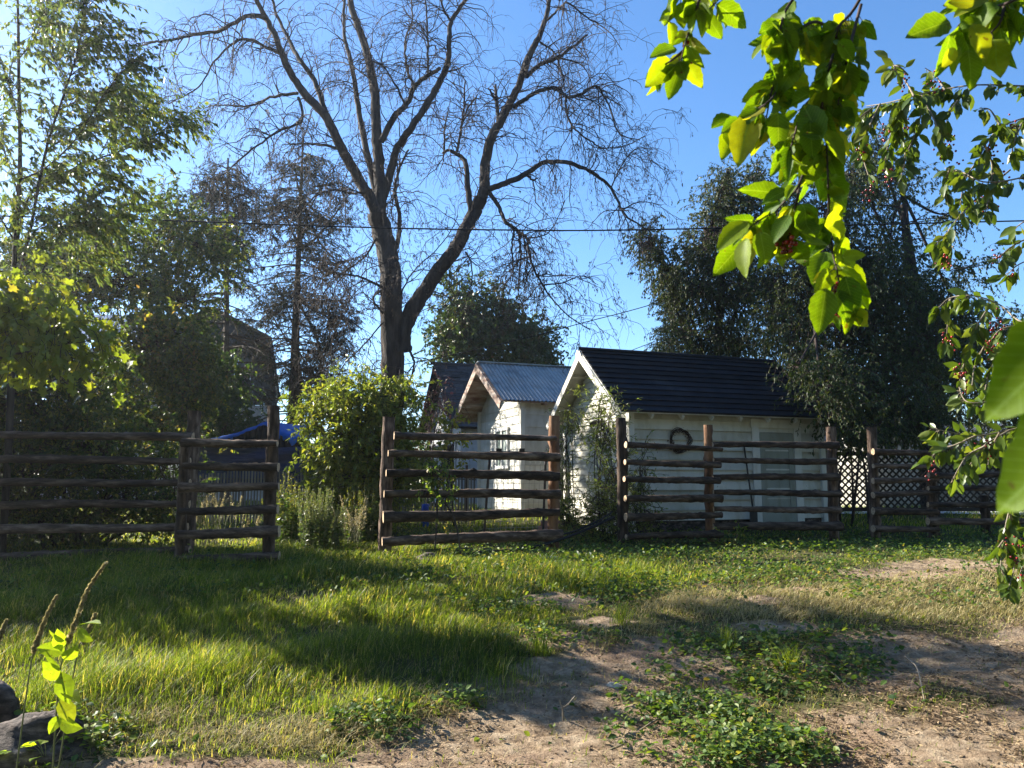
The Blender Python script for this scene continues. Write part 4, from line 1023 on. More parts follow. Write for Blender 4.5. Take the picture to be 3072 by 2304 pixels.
# ================================================================== BARE TREE
def path3(pts, Y0, drift=0, wobble=.25):
    n = len(pts); ph = R.random(2) * 6
    return np.array([P(x, y, Y0 + drift * i / max(1, n - 1) + wobble * math.sin(i * 1.7 + ph[0]) * min(1, i * .5)) for i, (x, y) in enumerate(pts)])
YT = 22.0; mpx = YT / F
def bare_tree():
    base = P(391, 515, YT); base[2] = gz(base[0], YT)
    root = thing('bare_tree', 'huge leafless dead tree with forked trunk towering over the yard', 'tree', base)
    LIMBS = [  # (points, w0, w1 in px diameter, depth start, drift)
        ([(388, 530), (389, 470), (391, 420), (393, 377), (392, 339), (391.5, 299), (389, 262), (383, 235), (377, 214)], 26, 20, 0, 0),
        ([(404, 352), (403, 333), (411, 313), (425, 291), (440, 269), (455.5, 249), (465, 231), (475, 212), (481, 198)], 17, 13, 0, .3),
        ([(377, 214), (368, 195), (355, 172), (341, 147), (326, 117), (309, 99), (293, 77), (282, 54), (275, 35), (264, 14), (254, -6), (243, -40)], 12, 3.5, 0, -2.2),
        ([(267, 17), (247, 16), (231, 25), (216, 32), (193, 35), (170, 40), (154, 42), (139, 46), (128, 44)], 4.5, 1, -1.8, -1),
        ([(283, 56), (262, 45), (247, 39), (232, 44), (214, 62), (200, 86), (180, 98), (168, 104)], 3.4, .7, -1.5, 1),
        ([(298, 93), (275, 96), (253, 105), (238, 106), (219, 105), (205, 108)], 3.2, .7, -1.3, 1.5),
        ([(299, 98), (302, 120), (278, 131), (255, 147), (239, 160), (228, 171), (214, 180)], 3.2, .7, -1.3, -1.5),
        ([(327, 119), (315, 82), (300, 60), (288, 38), (276, 12), (268, -20)], 6, 2.5, -.5, 1.5),
        ([(380, 222), (380, 190), (378, 154), (376, 123), (374.5, 93), (369, 62), (360, 31), (352, 8), (346, -20)], 13, 6, 0, .8),
        ([(378, 200), (369, 162), (360, 116), (355, 85), (349, 54), (344, 31), (345, -12)], 8, 3, .3, 1.6),
        ([(382, 200), (392, 165), (398, 147), (411, 128), (428, 102), (442, 77), (448, 62), (449, 39), (451, 22), (460, 8), (470, -8)], 9, 3.5, .2, -1.2),
        ([(381, 142), (394, 117), (406, 105), (415, 86), (428, 76), (440, 68)], 7, 4, 0, .8),
        ([(415, 88), (407, 68), (405, 40), (412, 20), (411, -10)], 3, 1.6, .5, 1),
        ([(428, 76), (428, 50), (427, 20), (424, -12)], 3, 1.6, .8, .3),
        ([(451, 22), (443, 8), (438, -12)], 2.5, 1.5, -1, -.5),
        ([(481, 200), (485, 185), (486, 162), (491, 139), (500, 122), (511, 102), (523, 74), (531, 52), (540, 34), (546.5, 15), (552, -15)], 12, 4, .3, -.8),
        ([(472, 214), (468, 193), (466, 167), (460, 156), (448, 150), (443, 153)], 7.5, 2.5, .3, .8),
        ([(457, 152), (461, 130), (464, 104), (465, 82)], 3.4, 1.6, .8, .3),
        ([(463, 118), (471, 104), (478, 94)], 2.6, 1.2, .8, -.3),
        ([(444, 152), (445, 126), (449, 108)], 2.6, 1.2, 1.0, .3),
        ([(499, 125), (497, 108), (495, 86)], 5, 3, 0, .5),
        ([(497, 104), (493, 96), (488, 88)], 3.2, 2, .3, .2),
        ([(485, 190), (503, 184), (526, 174), (542, 163), (556, 162), (573, 164), (594, 174), (611, 188), (621, 208), (630, 219), (650, 231)], 6.5, 1.2, .3, -2.5),
        ([(611, 188), (622, 165), (634, 150), (650, 148)], 1.6, .6, -1.6, -.5), ([(622, 210), (640, 202), (662, 205)], 1.5, .6, -1.7, -.5),
        ([(526, 174), (533, 180), (538, 178)], 3, 1.2, -.2, -.1),
        ([(513, 108), (525, 99), (539, 91), (557, 88), (566.5, 97), (582, 94), (596, 86), (604, 96), (610, 108), (619, 133), (640, 140)], 5, .9, 0, -2),
        ([(566, 97), (566, 111), (571, 124), (577, 131), (590, 141), (604, 148), (627, 145), (645, 136)], 2.6, .7, -1, -1),
        ([(526.5, 76), (540, 65), (557, 58), (570, 49), (587, 35)], 5, 2.4, -.3, 1.5),
        ([(540, 42), (552, 50), (557, 58), (563, 78), (565, 92)], 2.2, 1.2, -.3, 1),
        ([(557, 58), (575, 62), (586, 70), (592, 86)], 2, .8, .6, 1),
        ([(548, 20), (560, 8), (568, 3), (588, 18), (600, 25), (611, 34), (622, 50)], 2.6, .6, -.5, -1.5),
        ([(489, 193), (497, 203), (505, 221), (516, 230), (526.5, 238), (528, 246), (533, 268), (543, 285), (553, 300), (570, 317), (590, 330)], 4.6, .7, .2, -1.8),
        ([(514, 231), (512, 250), (513, 275), (508, 300)], 2.4, .7, -.4, -.5), ([(518, 233), (521, 260), (518, 290), (524, 310)], 2.4, .7, -.4, .6), ([(524, 238), (527, 262), (526, 292)], 2, .6, -.5, 1),
        ([(543, 285), (562, 283), (582, 276), (598, 285)], 1.8, .6, -1.2, -.4), ([(526, 238), (545, 235), (556, 222), (565, 200)], 1.6, .6, -.6, -.6),
        ([(381, 287), (361, 277), (341, 274), (320, 272), (300, 282)], 2.6, .8, -.1, -1.6),
        ([(376, 238), (367, 254), (358, 262), (341, 274), (326, 290), (316, 310)], 2.2, .7, -.1, -1),
        ([(384, 314), (374, 302), (376, 293), (386, 289)], 2.6, 1.4, -.3, -.2),
        ([(383, 322), (369, 339), (357, 352), (346, 362), (334, 382)], 1.8, .6, -.3, -1),
        ([(409, 350), (414, 360), (413, 370), (409, 385), (408, 400)], 3, 1.2, -.3, -.3),
        ([(400, 296), (409, 278), (418.5, 266), (437, 249), (452, 229), (458, 215)], 1.8, .7, -.3, -.8),
        ([(466, 252), (471, 262), (472, 280), (466, 300), (462, 320)], 2, .6, 0, -.6),
        ([(372, 190), (352, 193), (334, 190), (316, 196), (300, 214), (290, 240)], 2.4, .6, -.3, -1.8),
        ([(343, 150), (325, 145), (310, 144), (292, 144), (286, 142)], 3.2, 1.2, -.6, .5), ([(371, 80), (352, 66), (332, 62), (312, 72)], 2, .6, 0, 1.5),
        ([(395, 150), (398, 180), (392, 205), (393, 225)], 2.2, .8, .3, .4), ([(444, 72), (455, 70), (464, 66)], 2.4, 1, -.5, .3),
        ([(405, 104), (394, 82), (382, 66), (371, 62), (360, 72)], 2.4, .8, .5, -.8), ([(437, 84), (425, 100), (412, 96), (402, 76)], 2, .7, 0, .8),
        ([(388, 262), (398, 240), (399, 215), (395, 190), (399, 170), (408, 150)], 6, 2, .35, .9),
    ]
    mt = MB(); lim = []
    for pts, w0, w1, y0, dr in LIMBS:
        c = path3(pts, YT + y0, dr, .12 if w0 > 10 else .3); n = max(10, len(pts) * 5)
        rr = np.linspace(w0, w1, len(pts)) * mpx / 2
        if w0 == 26: rr[0] *= 1.35; rr[1] *= 1.08
        p, r_ = spline(c, n, rr)
        S = 14 if w0 > 10 else (9 if w0 > 4 else 6)
        rad = r_[:, None] * (1 + R.normal(size=(n, S)) * (.05 if w0 > 4 else .02) + .05 * np.sin(np.arange(S) * 2.2)[None])
        p = p + R.normal(size=p.shape) * np.minimum(r_, .03)[:, None] * .35
        tubes(mt, p[None], rad[None], S, 0, R.random())
        lim.append((p, r_, w0))
    tr = mt.build('trunk', M['bark'], root)
    # side branches grown from the limbs
    K = 9
    def grow(starts, dirs, lens, rads, grav, wander, K=9):
        n = len(starts); pts = np.zeros((n, K, 3)); pts[:, 0] = starts; d = unit(dirs)
        for k in range(1, K):
            d = unit(d + R.normal(size=(n, 3)) * wander + np.array([0, 0, -1]) * grav[:, None] * (k / K))
            pts[:, k] = pts[:, k - 1] + d * (lens / (K - 1))[:, None]
        rad = rads[:, None] * np.linspace(1, .35, K)[None]
        return pts, rad
    S1, D1, L1, R1 = [], [], [], []
    for p, r_, w0 in lim:
        seg = np.linalg.norm(np.diff(p, axis=0), axis=1); tot = seg.sum()
        if w0 == 26: rng_ = (.42, 1.0); dens = 2.2
        elif w0 > 12: rng_ = (.3, 1); dens = 2.6
        elif w0 > 5: rng_ = (.08, 1); dens = 4.6
        else: rng_ = (.12, 1); dens = 7.5
        n = int(tot * dens)
        for _ in range(n):
            t = rng_[0] + (rng_[1] - rng_[0]) * R.random(); i = min(len(p) - 2, int(t * (len(p) - 1)))
            tg = unit(p[i + 1] - p[i]); sd = unit(np.cross(tg, R.normal(size=3)))
            S1.append(p[i]); D1.append(sd * .9 + tg * .55 + np.array([0, 0, .25])); L1.append(.7 + 1.5 * R.random() ** 1.5); R1.append(min(r_[i] * .55, .018))
    S1, D1, L1, R1 = map(np.array, (S1, D1, L1, R1))
    p1, r1 = grow(S1, D1, L1, R1, .12 + .5 * R.random(len(S1)), .26)
    mt = MB(); tubes(mt, p1, np.maximum(r1, .006), 4, 0, R.random(len(S1)))
    # second order twigs
    idx = np.repeat(np.arange(len(p1)), 4); kk = R.integers(1, 9, len(idx))
    s2 = p1[idx, kk]; tg = unit(p1[idx, kk] - p1[idx, kk - 1]); d2 = unit(np.cross(tg, R.normal(size=tg.shape))) * .8 + tg * .7
    l2 = .3 + .6 * R.random(len(idx)); p2, r2 = grow(s2, d2, l2, np.full(len(idx), .0075), .2 + .7 * R.random(len(idx)), .28, 6)
    tubes(mt, p2, np.maximum(r2, .0032), 3, 0, R.random(len(idx)))
    idx3 = R.integers(0, len(p2), int(len(p2) * 1.0)); k3 = R.integers(1, 6, len(idx3))
    s3 = p2[idx3, k3]; tg = unit(p2[idx3, k3] - p2[idx3, k3 - 1]); d3 = unit(np.cross(tg, R.normal(size=tg.shape))) * .7 + tg * .7
    p3, r3 = grow(s3, d3, .15 + .35 * R.random(len(idx3)), np.full(len(idx3), .005), .4 + .6 * R.random(len(idx3)), .3, 5)
    tubes(mt, p3, np.maximum(r3, .0027), 3, 0, R.random(len(idx3)))
    mt.build('twigs', M['twig'], root)
    # hanging dry pods
    mp = MB(); n = 15000; i2 = R.integers(0, len(p3), n); q = p3[i2, R.integers(2, 5, n)]
    # more in the lower half
    keep = R.random(n) < np.clip(1.25 - (q[:, 2] - 4) / 9, .15, 1); q = q[keep]
    cl = np.repeat(q, 2, axis=0) + R.normal(size=(len(q) * 2, 3)) * .03
    leaves(mp, cl, np.stack([R.normal(size=len(cl)) * .25, R.normal(size=len(cl)) * .25, -np.ones(len(cl))], -1), .06 + .05 * R.random(len(cl)), T_leaf4(.13, .05), roll=1)
    mp.build('seed_pods', M['pod'], root)
bare_tree()

# ================================================================== FOLIAGE
def foliage(root, blobs, leafm, ncl, tw_per, lf_per, leaf, tmpl, twl=.35, csig=.28, droop=.4, trunk=None, barkm='twig', shell=.35, roll=1.0, wsc=1.0, ldroop=.5, stems=True, twr=.004, name='crown', limb=.03, outv=.6, varb=0.0, lim_mb=None):
    """blobs: (px,py,rx,ry,Y,depth_r[,weight])"""
    C = np.array([P(b[0], b[1], b[4]) for b in blobs]); RX = np.array([[b[2] * b[4] / F, b[5], b[3] * b[4] / F] for b in blobs])
    wt = np.array([(b[6] if len(b) > 6 else 1) * b[2] * b[3] for b in blobs], float); wt /= wt.sum()
    bi = R.choice(len(blobs), ncl, p=wt)
    u = unit(R.normal(size=(ncl, 3))) * (shell + (1 - shell) * R.random(ncl) ** .6)[:, None]
    cc = C[bi] + u * RX[bi]
    n = ncl * tw_per
    ci = np.repeat(np.arange(ncl), tw_per)
    st = cc[ci] + R.normal(size=(n, 3)) * csig * .5
    d = unit(unit(u[ci] * RX[bi][ci]) * outv + R.normal(size=(n, 3)) * .6 + np.array([0, 0, -droop * .3]))
    K = 5; L = twl * (.5 + R.random(n)); pts = np.zeros((n, K, 3)); pts[:, 0] = st
    for k in range(1, K):
        d = unit(d + R.normal(size=(n, 3)) * .15 + np.array([0, 0, -droop]) * (k / K)); pts[:, k] = pts[:, k - 1] + d * (L / (K - 1))[:, None]
    if stems:
        ms = MB(); tubes(ms, pts, np.full((n, K), twr), 3, 0, R.random(n))
        # limbs: cluster centre -> blob core
        st_ = cc; en = C[bi] + R.normal(size=(ncl, 3)) * RX[bi] * .15
        mid = (st_ + en) / 2 + R.normal(size=(ncl, 3)) * .1 + np.array([0, 0, -.1])
        t = np.linspace(0, 1, 6)[None, :, None]
        lp = (1 - t) ** 2 * en[:, None] + 2 * t * (1 - t) * mid[:, None] + t ** 2 * st_[:, None]
        tubes(ms, lp, np.broadcast_to(np.linspace(limb, twr * 1.3, 6)[None], (ncl, 6)), 4, 0, R.random(ncl))
        if trunk is not None:
            for c_ in C:
                a = np.array(trunk[R.integers(0, len(trunk))], float)
                m_ = (a + c_) / 2 + np.array([0, 0, -.15]) + R.normal(size=3) * .15
                tubes(ms, spline([a, m_, c_], 10), np.linspace(limb * 2.2, limb, 10), 6)
        ms.build('branches', M[barkm], root)
    nl = n * lf_per; ti = np.repeat(np.arange(n), lf_per); tt = R.random(nl) * (K - 1.001); k = tt.astype(int); fr = (tt - k)[:, None]
    q = pts[ti, k] * (1 - fr) + pts[ti, k + 1] * fr
    tg = unit(pts[ti, k + 1] - pts[ti, k])
    ld = tg * .6 + R.normal(size=(nl, 3)) * .6 + np.array([0, 0, -ldroop])
    cv = R.random(ncl)
    var = np.clip(cv[ci][ti] * .45 + R.random(nl) * .6 - .03 + varb, 0, 1)
    ml = MB(); leaves(ml, q, ld, leaf * (.65 + .6 * R.random(nl)), tmpl, var=var, roll=roll, wscale=wsc)
    ml.build(name, M[leafm], root)

def trunk_part(root, pts, r0, r1, m='bark', S=10, name='trunk'):
    mb = MB(); n = 24; p, r_ = spline(pts, n, np.linspace(r0, r1, len(pts)))
    rad = r_[:, None] * (1 + R.normal(size=(n, S)) * .05); tubes(mb, p[None], rad[None], S); mb.build(name, M[m], root); return p

def gpt(px, py, Y):
    q = P(px, py, Y); return np.array([q[0], Y, float(gz(q[0], Y))])

# --- upper left silver maple
def maple():
    Y = 10.95; b = gpt(8, 480, Y)
    root = thing('silver_maple', 'tall airy silver maple with drooping leaves at the upper left edge', 'tree', b)
    S = {}
    main = [b, P(10, 420, Y), P(12, 330, Y), P(15, 250, Y), P(20, 170, Y), P(19, 90, Y), P(18, 10, Y), P(16, -60, Y)]
    tp = trunk_part(root, main, .05, .012)
    BR = [([(12, 300), (28, 240), (46, 150), (62, 100), (77, 54), (86, 10), (92, -30)], 3.2), ([(13, 270), (30, 195), (77, 167), (128, 148), (160, 132), (188, 116)], 2.6),
          ([(12, 310), (40, 275), (62, 232), (84, 205), (104, 190)], 1.8), ([(14, 280), (62, 230), (108, 221), (135, 195)], 1.3), ([(20, 180), (45, 168), (75, 140), (100, 100), (122, 72), (135, 60)], 1.8),
          ([(18, 120), (8, 80), (-6, 40)], 2), ([(46, 150), (80, 128), (110, 110), (130, 100)], 1.5), ([(20, 200), (4, 150), (-10, 120)], 2), ([(77, 54), (95, 40), (108, 20)], 1.3),
          ([(12, 310), (45, 285), (75, 262), (98, 252)], 1.5), ([(14, 240), (-5, 210), (-30, 180)], 2), ([(60, 110), (90, 95), (118, 88), (140, 92)], 1.5), ([(30, 200), (58, 175), (92, 172), (118, 178)], 1.5), ([(66, 80), (50, 50), (46, 15), (50, -15)], 1.6), ([(18, 60), (36, 36), (42, 10), (40, -20)], 1.6), ([(100, 155), (120, 122), (150, 112)], 1.3), ([(16, 250), (55, 215), (85, 212), (112, 222)], 1.4)]
    ms = MB(); ml = MB()
    for pts, w in BR:
        dr = R.normal() * .8; c = path3(pts, Y, dr, .15); n = len(pts) * 6
        p, r_ = spline(c, n, np.linspace(w, .7, len(pts)) * Y / F / 2); tubes(ms, p, r_, 6, 0, .5)
        L = np.linalg.norm(np.diff(p, axis=0), axis=1).sum(); k = int(L * 30)
        t = R.random(k) ** .8 * .93 + .07; i = np.minimum((t * (n - 1)).astype(int), n - 2)
        tg = unit(p[i + 1] - p[i]); d = unit(tg * .7 + R.normal(size=(k, 3)) * .55 + np.array([.1, 0, .15]))
        K = 6; ln = .35 + .5 * R.random(k); q = np.zeros((k, K, 3)); q[:, 0] = p[i]
        for j in range(1, K):
            d = unit(d + R.normal(size=(k, 3)) * .12 + np.array([.02, 0, -.14])); q[:, j] = q[:, j - 1] + d * (ln / (K - 1))[:, None]
        tubes(ms, q, np.broadcast_to(np.linspace(.006, .002, K), (k, K)), 3, 0, R.random(k))
        m_ = 17; nl = k * m_; ti = np.repeat(np.arange(k), m_); tt = (.15 + .85 * R.random(nl)) * (K - 1.001); kk = tt.astype(int); fr = (tt - kk)[:, None]
        pos = q[ti, kk] * (1 - fr) + q[ti, kk + 1] * fr
        ld = unit(q[ti, kk + 1] - q[ti, kk]) * .5 + R.normal(size=(nl, 3)) * .35 + np.array([.35, 0, -.75])
        leaves(ml, pos, ld, .07 + .055 * R.random(nl), T_leaf4(.2, .08), var=np.clip(R.random(nl) * .8 + .15 * R.random(k)[ti], 0, 1), roll=1.0)
    ms.build('branches', M['twig'], root); ml.build('crown', M['lf_maple'], root)
maple()
# --- near maple foliage lower at the left edge
Y = 8.6
b = gpt(-60, 480, Y)
root = thing('young_maple', 'bright yellow green maple foliage poking in at the left edge', 'tree', b)
tp = trunk_part(root, [b, P(-62, 420, Y), P(-56, 340, Y), P(-50, 270, Y)], .05, .02)
foliage(root, [(8, 315, 44, 26, Y, .4), (40, 335, 38, 20, Y - .1, .3), (-10, 350, 46, 22, Y, .4), (72, 343, 24, 9, Y - .1, .2), (20, 290, 28, 16, Y, .3)], 'lf_maple_near', 60, 6, 7, .105, T_maple(), twl=.38, csig=.28, droop=.5, trunk=[P(-56, 340, Y), P(-58, 380, Y)], ldroop=1.0, limb=.008, roll=.8)
Y = 8.8; b = gpt(-40, 500, Y)
# --- big left shrub mass (several shrubs)
def shrub(name, label, cat, bpx, Y, blobs, leafm, ncl, tw, lf, leaf, tmpl, group=None, nst=5, **kw):
    b = gpt(bpx, 500, Y); root = thing(name, label, cat, b, group)
    C = [P(q[0], q[1], q[4]) for q in blobs]; mb = MB()
    for i in range(nst):
        c = C[i % len(C)]; s = b + R.normal(size=3) * np.array([.15, .1, 0]); s[2] = b[2] - .05
        mid = s + (c - s) * .5 + R.normal(size=3) * .12 + np.array([0, 0, .1])
        tubes(mb, spline([s, mid, c], 14), np.linspace(kw.get('sr', .03), .01, 14), 6)
    kw.pop('sr', None)
    mb.build('trunk', M['bark'], root)
    foliage(root, blobs, leafm, ncl, tw, lf, leaf, tmpl, **kw)
SG = 'dense shrubs behind the left rail fence'
shrub('tall_shrub', 'tall leafy shrub reaching above the far left house roofs', 'shrub', 150, 20, [(110, 245, 45, 22, 20, 1.3), (170, 235, 34, 24, 20, 1.3), (205, 248, 28, 24, 20, 1.3), (70, 280, 50, 26, 20, 1.3), (125, 280, 60, 20, 20, 1.3), (178, 298, 26, 24, 20, 1.3), (180, 215, 20, 14, 20, 0.8), (30, 262, 40, 22, 20, 1.3)], 'lf_shrub', 300, 8, 16, .105, T_leaf4(.26), SG, twl=.5, csig=.52, limb=.02, droop=.3)
shrub('tall_shrub', 'dark bushy shrub with yellow tinted leaves left of the tall fence post', 'shrub', 190, 17.8, [(150, 345, 36, 30, 17.8, 1.0), (185, 380, 30, 40, 17.8, 0.8), (120, 395, 46, 45, 17.8, 1.1), (160, 425, 42, 32, 17.8, 0.8), (188, 350, 22, 26, 17.8, 0.7), (165, 335, 50, 20, 17.8, 0.7), (185, 395, 16, 16, 17.8, 0.4)], 'lf_shrub', 240, 7, 15, .095, T_leaf4(.3), SG, twl=.35, csig=.44, limb=.016, droop=.4, varb=.12)
shrub('tall_shrub', 'dense dark green shrub behind the far left rails', 'shrub', 50, 12, [(30, 400, 60, 50, 12, 0.7), (70, 370, 50, 40, 12, 0.7), (-20, 400, 60, 90, 12, 0.7), (-60, 330, 60, 60, 12, 0.7), (-120, 380, 70, 110, 12, 0.7), (40, 455, 70, 45, 12, 0.7), (100, 450, 60, 45, 12, 0.7), (20, 340, 60, 34, 12, 0.7), (-40, 350, 60, 50, 12, 0.7)], 'lf_shrub', 420, 8, 15, .075, T_leaf4(.3), SG, twl=.38, csig=.42, limb=.016, droop=.4)
shrub('low_shrub', 'low shadowy undergrowth shrub directly behind the lowest left rails', 'shrub', 90, 12.0, [(30, 510, 70, 34, 12.0, .5), (110, 505, 60, 34, 12.0, .5), (170, 500, 26, 36, 12.0, .4), (-40, 500, 60, 40, 12, .5), (165, 465, 22, 26, 12, .4)], 'lf_shrub', 200, 7, 13, .065, T_leaf4(.3), SG, twl=.3, csig=.35, limb=.012, droop=.2)
shrub('dark_shrub', 'dark rounded shrub in front of the gambrel house lower wall', 'shrub', 215, 22.0, [(205, 385, 32, 38, 22, 1.2), (228, 415, 18, 20, 22, 1), (180, 360, 22, 24, 22, 1), (215, 430, 36, 20, 21.5, 1)], 'lf_shrub', 190, 7, 14, .11, T_leaf4(.3), None, twl=.4, csig=.5, limb=.02, droop=.3, varb=-.25)
# off to the left: the neighbouring trees whose shade falls on the lawn
shrub('unseen_shade_tree', 'dense leafy tree just outside the left edge of the yard', 'tree', -200, 14.2, [(-190, 290, 90, 85, 14.9, 1.1), (-150, 390, 80, 80, 14.4, 1.0), (-220, 390, 80, 90, 14.9, 1.0)], 'lf_shrub', 520, 7, 13, .13, T_leaf4(.32), None, twl=.45, csig=.5, limb=.03, droop=.3, sr=.08)

root = thing('sky_block_chokecherry', 'unseen crown for the hanging branches, added behind the camera to cut sky light', 'tree', (4.0, -4.5, 0))  # crown added out of view to hold sky light off the shaded walls
trunk_part(root, [(4.0, -4.5, -.1), (3.8, -4.4, 1.5), (3.5, -4.3, 3.5)], .16, .10)
def wpx(x, y, z):   # pixel pair for a point behind the viewer cannot exist, so blobs are given in metres
    return (x, y, z)
def crown_m(root, blobs, ncl, tw, lf, leaf, leafm):
    C = np.array([b_[:3] for b_ in blobs]); RX = np.array([b_[3:6] for b_ in blobs]); bi = R.integers(0, len(blobs), ncl)
    cc = C[bi] + unit(R.normal(size=(ncl, 3))) * (.4 + .6 * R.random((ncl, 1))) * RX[bi]
    n = ncl * tw * lf; ci = np.repeat(np.arange(ncl), tw * lf); pos = cc[ci] + R.normal(size=(n, 3)) * .4
    ml = MB(); leaves(ml, pos, R.normal(size=(n, 3)) + np.array([0, 0, -.5]), leaf * (.7 + .5 * R.random(n)), T_leaf4(.34)); ml.build('crown', M[leafm], root)
    ms = MB(); en = C[bi]; t_ = np.linspace(0, 1, 5)[None, :, None]; tubes(ms, en[:, None] * (1 - t_) + cc[:, None] * t_, np.broadcast_to(np.linspace(.03, .008, 5)[None], (ncl, 5)), 4); ms.build('branches', M['twig'], root)
crown_m(root, [(4, -5, 6.5, 4.5, 2.5, 3.8), (-1, -6, 6.5, 4.5, 2.5, 4), (10, -4, 6, 4, 3, 4.2)], 420, 8, 10, .2, 'lf_shrub')
for bx_, by_, lab_ in ((-14, -8, 'tall unseen tree added behind the viewpoint on its left to block sky light'), (-5, -11, 'tall unseen tree added straight behind the viewpoint to block sky light'), (6, -11, 'tall unseen tree added behind the viewpoint on its right to block sky light'), (17, -4, 'tall unseen tree added beyond the right edge of the yard to block sky light'), (19, 6, 'tall unseen tree added right of the far right rail fence to block sky light')):
    root = thing('unseen_shade_tree', lab_, 'tree', (bx_, by_, 0), 'tall unseen trees added around the viewpoint')  # trees added out of view to cut the ambient light from the sky
    trunk_part(root, [(bx_, by_, -.1), (bx_ + .2, by_, 4), (bx_, by_ + .2, 9)], .3, .18)
    crown_m(root, [(bx_, by_, 5, 4.5, 3.5, 4), (bx_ + 1, by_, 9.5, 5.5, 4, 4), (bx_ - 1, by_, 13, 4, 3.5, 3.5)], 330, 8, 8, .32, 'lf_shrub')

shrub('tall_shrub', 'unseen leafy shrub added past the left edge to shade the lawn', 'shrub', -165, 10.8, [(-165, 330, 85, 60, 10.8, 1.0), (-140, 430, 80, 60, 10.8, .9), (-120, 360, 60, 60, 11.0, .8)], 'lf_shrub', 260, 7, 13, .09, T_leaf4(.32), SG, twl=.4, csig=.4, limb=.02, droop=.3, sr=.04)  # added out of view so that its shadow darkens the left lawn

# --- firs behind
def fir(label, bpx, tpx, tpy, Y, spans, ncl, m='needle', dead=.2, r0=.16, rand=.3):
    b = gpt(bpx, 480, Y); top = P(tpx, tpy, Y)
    root = thing('fir_tree', label, 'tree', b, 'sparse firs behind the yard')
    tp = trunk_part(root, [b, b * .66 + top * .34, b * .33 + top * .67, top], r0, .03, 'conbark')
    k = ncl; t = R.random(k) ** .85 * .80 + .18; base = b + (top - b) * t[:, None]
    a = R.random(k) * 6.283; prof = np.interp(t, [0, .15, .4, .7, 1], spans)
    L = prof * (.3 + .9 * R.random(k))
    d = np.stack([np.cos(a), np.sin(a), np.zeros(k) + .05], -1); K = 7; pts = np.zeros((k, K, 3)); pts[:, 0] = base
    for j in range(1, K):
        d = unit(d + R.normal(size=(k, 3)) * .08 + np.array([0, 0, -.09])); pts[:, j] = pts[:, j - 1] + d * (L / (K - 1))[:, None]
    ms = MB(); tubes(ms, pts, np.broadcast_to(np.linspace(.03, .008, K), (k, K)), 4, 0, R.random(k))
    n = k * 16; i = np.repeat(np.arange(k), 16); tt = (.25 + .75 * R.random(n)) * (K - 1.001); kk = tt.astype(int); fr = (tt - kk)[:, None]
    s = pts[i, kk] * (1 - fr) + pts[i, kk + 1] * fr; tg = unit(pts[i, kk + 1] - pts[i, kk])
    dd = unit(tg * .7 + np.cross(tg, [0, 0, 1]) * R.choice([-1, 1], n)[:, None] * .8 + R.normal(size=(n, 3)) * .2 + np.array([0, 0, -.25]))
    ln = .25 + .4 * R.random(n); q = np.stack([s + dd * (ln * f_)[:, None] + np.array([0, 0, -.12]) * f_ * f_ for f_ in (0, .5, 1)], 1)
    tubes(ms, q, np.full((n, 3), .006), 3, 0, R.random(n)); ms.build('branches', M['conbark'], root)
    alive = np.repeat(R.random(k) > dead, 16); cv = np.repeat(R.random(k), 16)
    idx = np.repeat(np.nonzero(alive)[0], 9); nl = len(idx); f_ = R.random(nl)[:, None]
    pos = q[idx, 0] * (1 - f_) + q[idx, 2] * f_
    leaves(MBx := MB(), pos, dd[idx] * .7 + R.normal(size=(nl, 3)) * .45 + np.array([0, 0, -.35]), .07 + .07 * R.random(nl), T_leaf4(.12, .02), var=np.clip(cv[idx] * .8 + .3 * R.random(nl) - .1, 0, 1))
    MBx.build('crown', M[m], root); return root
fr = fir('left one of the two sparse firs, dark, with its top left of the bare tree', 226, 228, 158, 27, [1.0, 2.0, 2.6, 2.3, 1.2], 120, dead=.3)
FK = dict(twl=.5, csig=.4, droop=.15, limb=.025, barkm='conbark', twr=.007)
foliage(fr, [(228, 180, 16, 8, 27, .8), (214, 196, 16, 8, 27, .8), (240, 212, 22, 9, 27, 1), (222, 236, 26, 10, 27, 1), (250, 190, 12, 6, 27, .6), (206, 185, 10, 6, 27, .6), (240, 255, 24, 10, 27, 1)], 'needle', 90, 7, 15, .13, T_leaf4(.12), trunk=[P(228, 200, 27), P(227, 240, 27)], name='bough_foliage', **FK)
fr = fir('right one of the two sparse firs, browning, with a thick pale trunk', 290, 303, 140, 28.5, [1.2, 2.6, 3.1, 2.7, 1.4], 140, dead=.42, r0=.24)
foliage(fr, [(296, 168, 24, 7, 28.5, .8), (322, 186, 22, 8, 28.5, .8), (284, 205, 22, 8, 28.5, .8), (330, 222, 22, 8, 28.5, 1), (300, 245, 28, 9, 28.5, 1), (336, 262, 20, 9, 28.5, 1), (342, 205, 12, 6, 28.5, .6), (270, 225, 16, 7, 28.5, .8)], 'needle', 110, 7, 14, .13, T_leaf4(.12), trunk=[P(303, 200, 28.5), P(301, 250, 28.5)], name='bough_foliage', varb=.1, **FK)
foliage(fr, [(332, 320, 22, 30, 28.5, .8), (322, 375, 22, 26, 28.5, .8), (345, 300, 14, 16, 28.5, .8)], 'needle', 80, 6, 14, .13, T_leaf4(.12), trunk=[P(298, 300, 28.5)], name='brown_foliage', varb=.45, **FK)
Y = 29; b = gpt(300, 480, Y)
root = thing('dark_fir', 'low dark dense fir limbs between the two sparse firs', 'tree', b)
trunk_part(root, [b, P(300, 400, Y), P(296, 320, Y)], .12, .05, 'conbark')
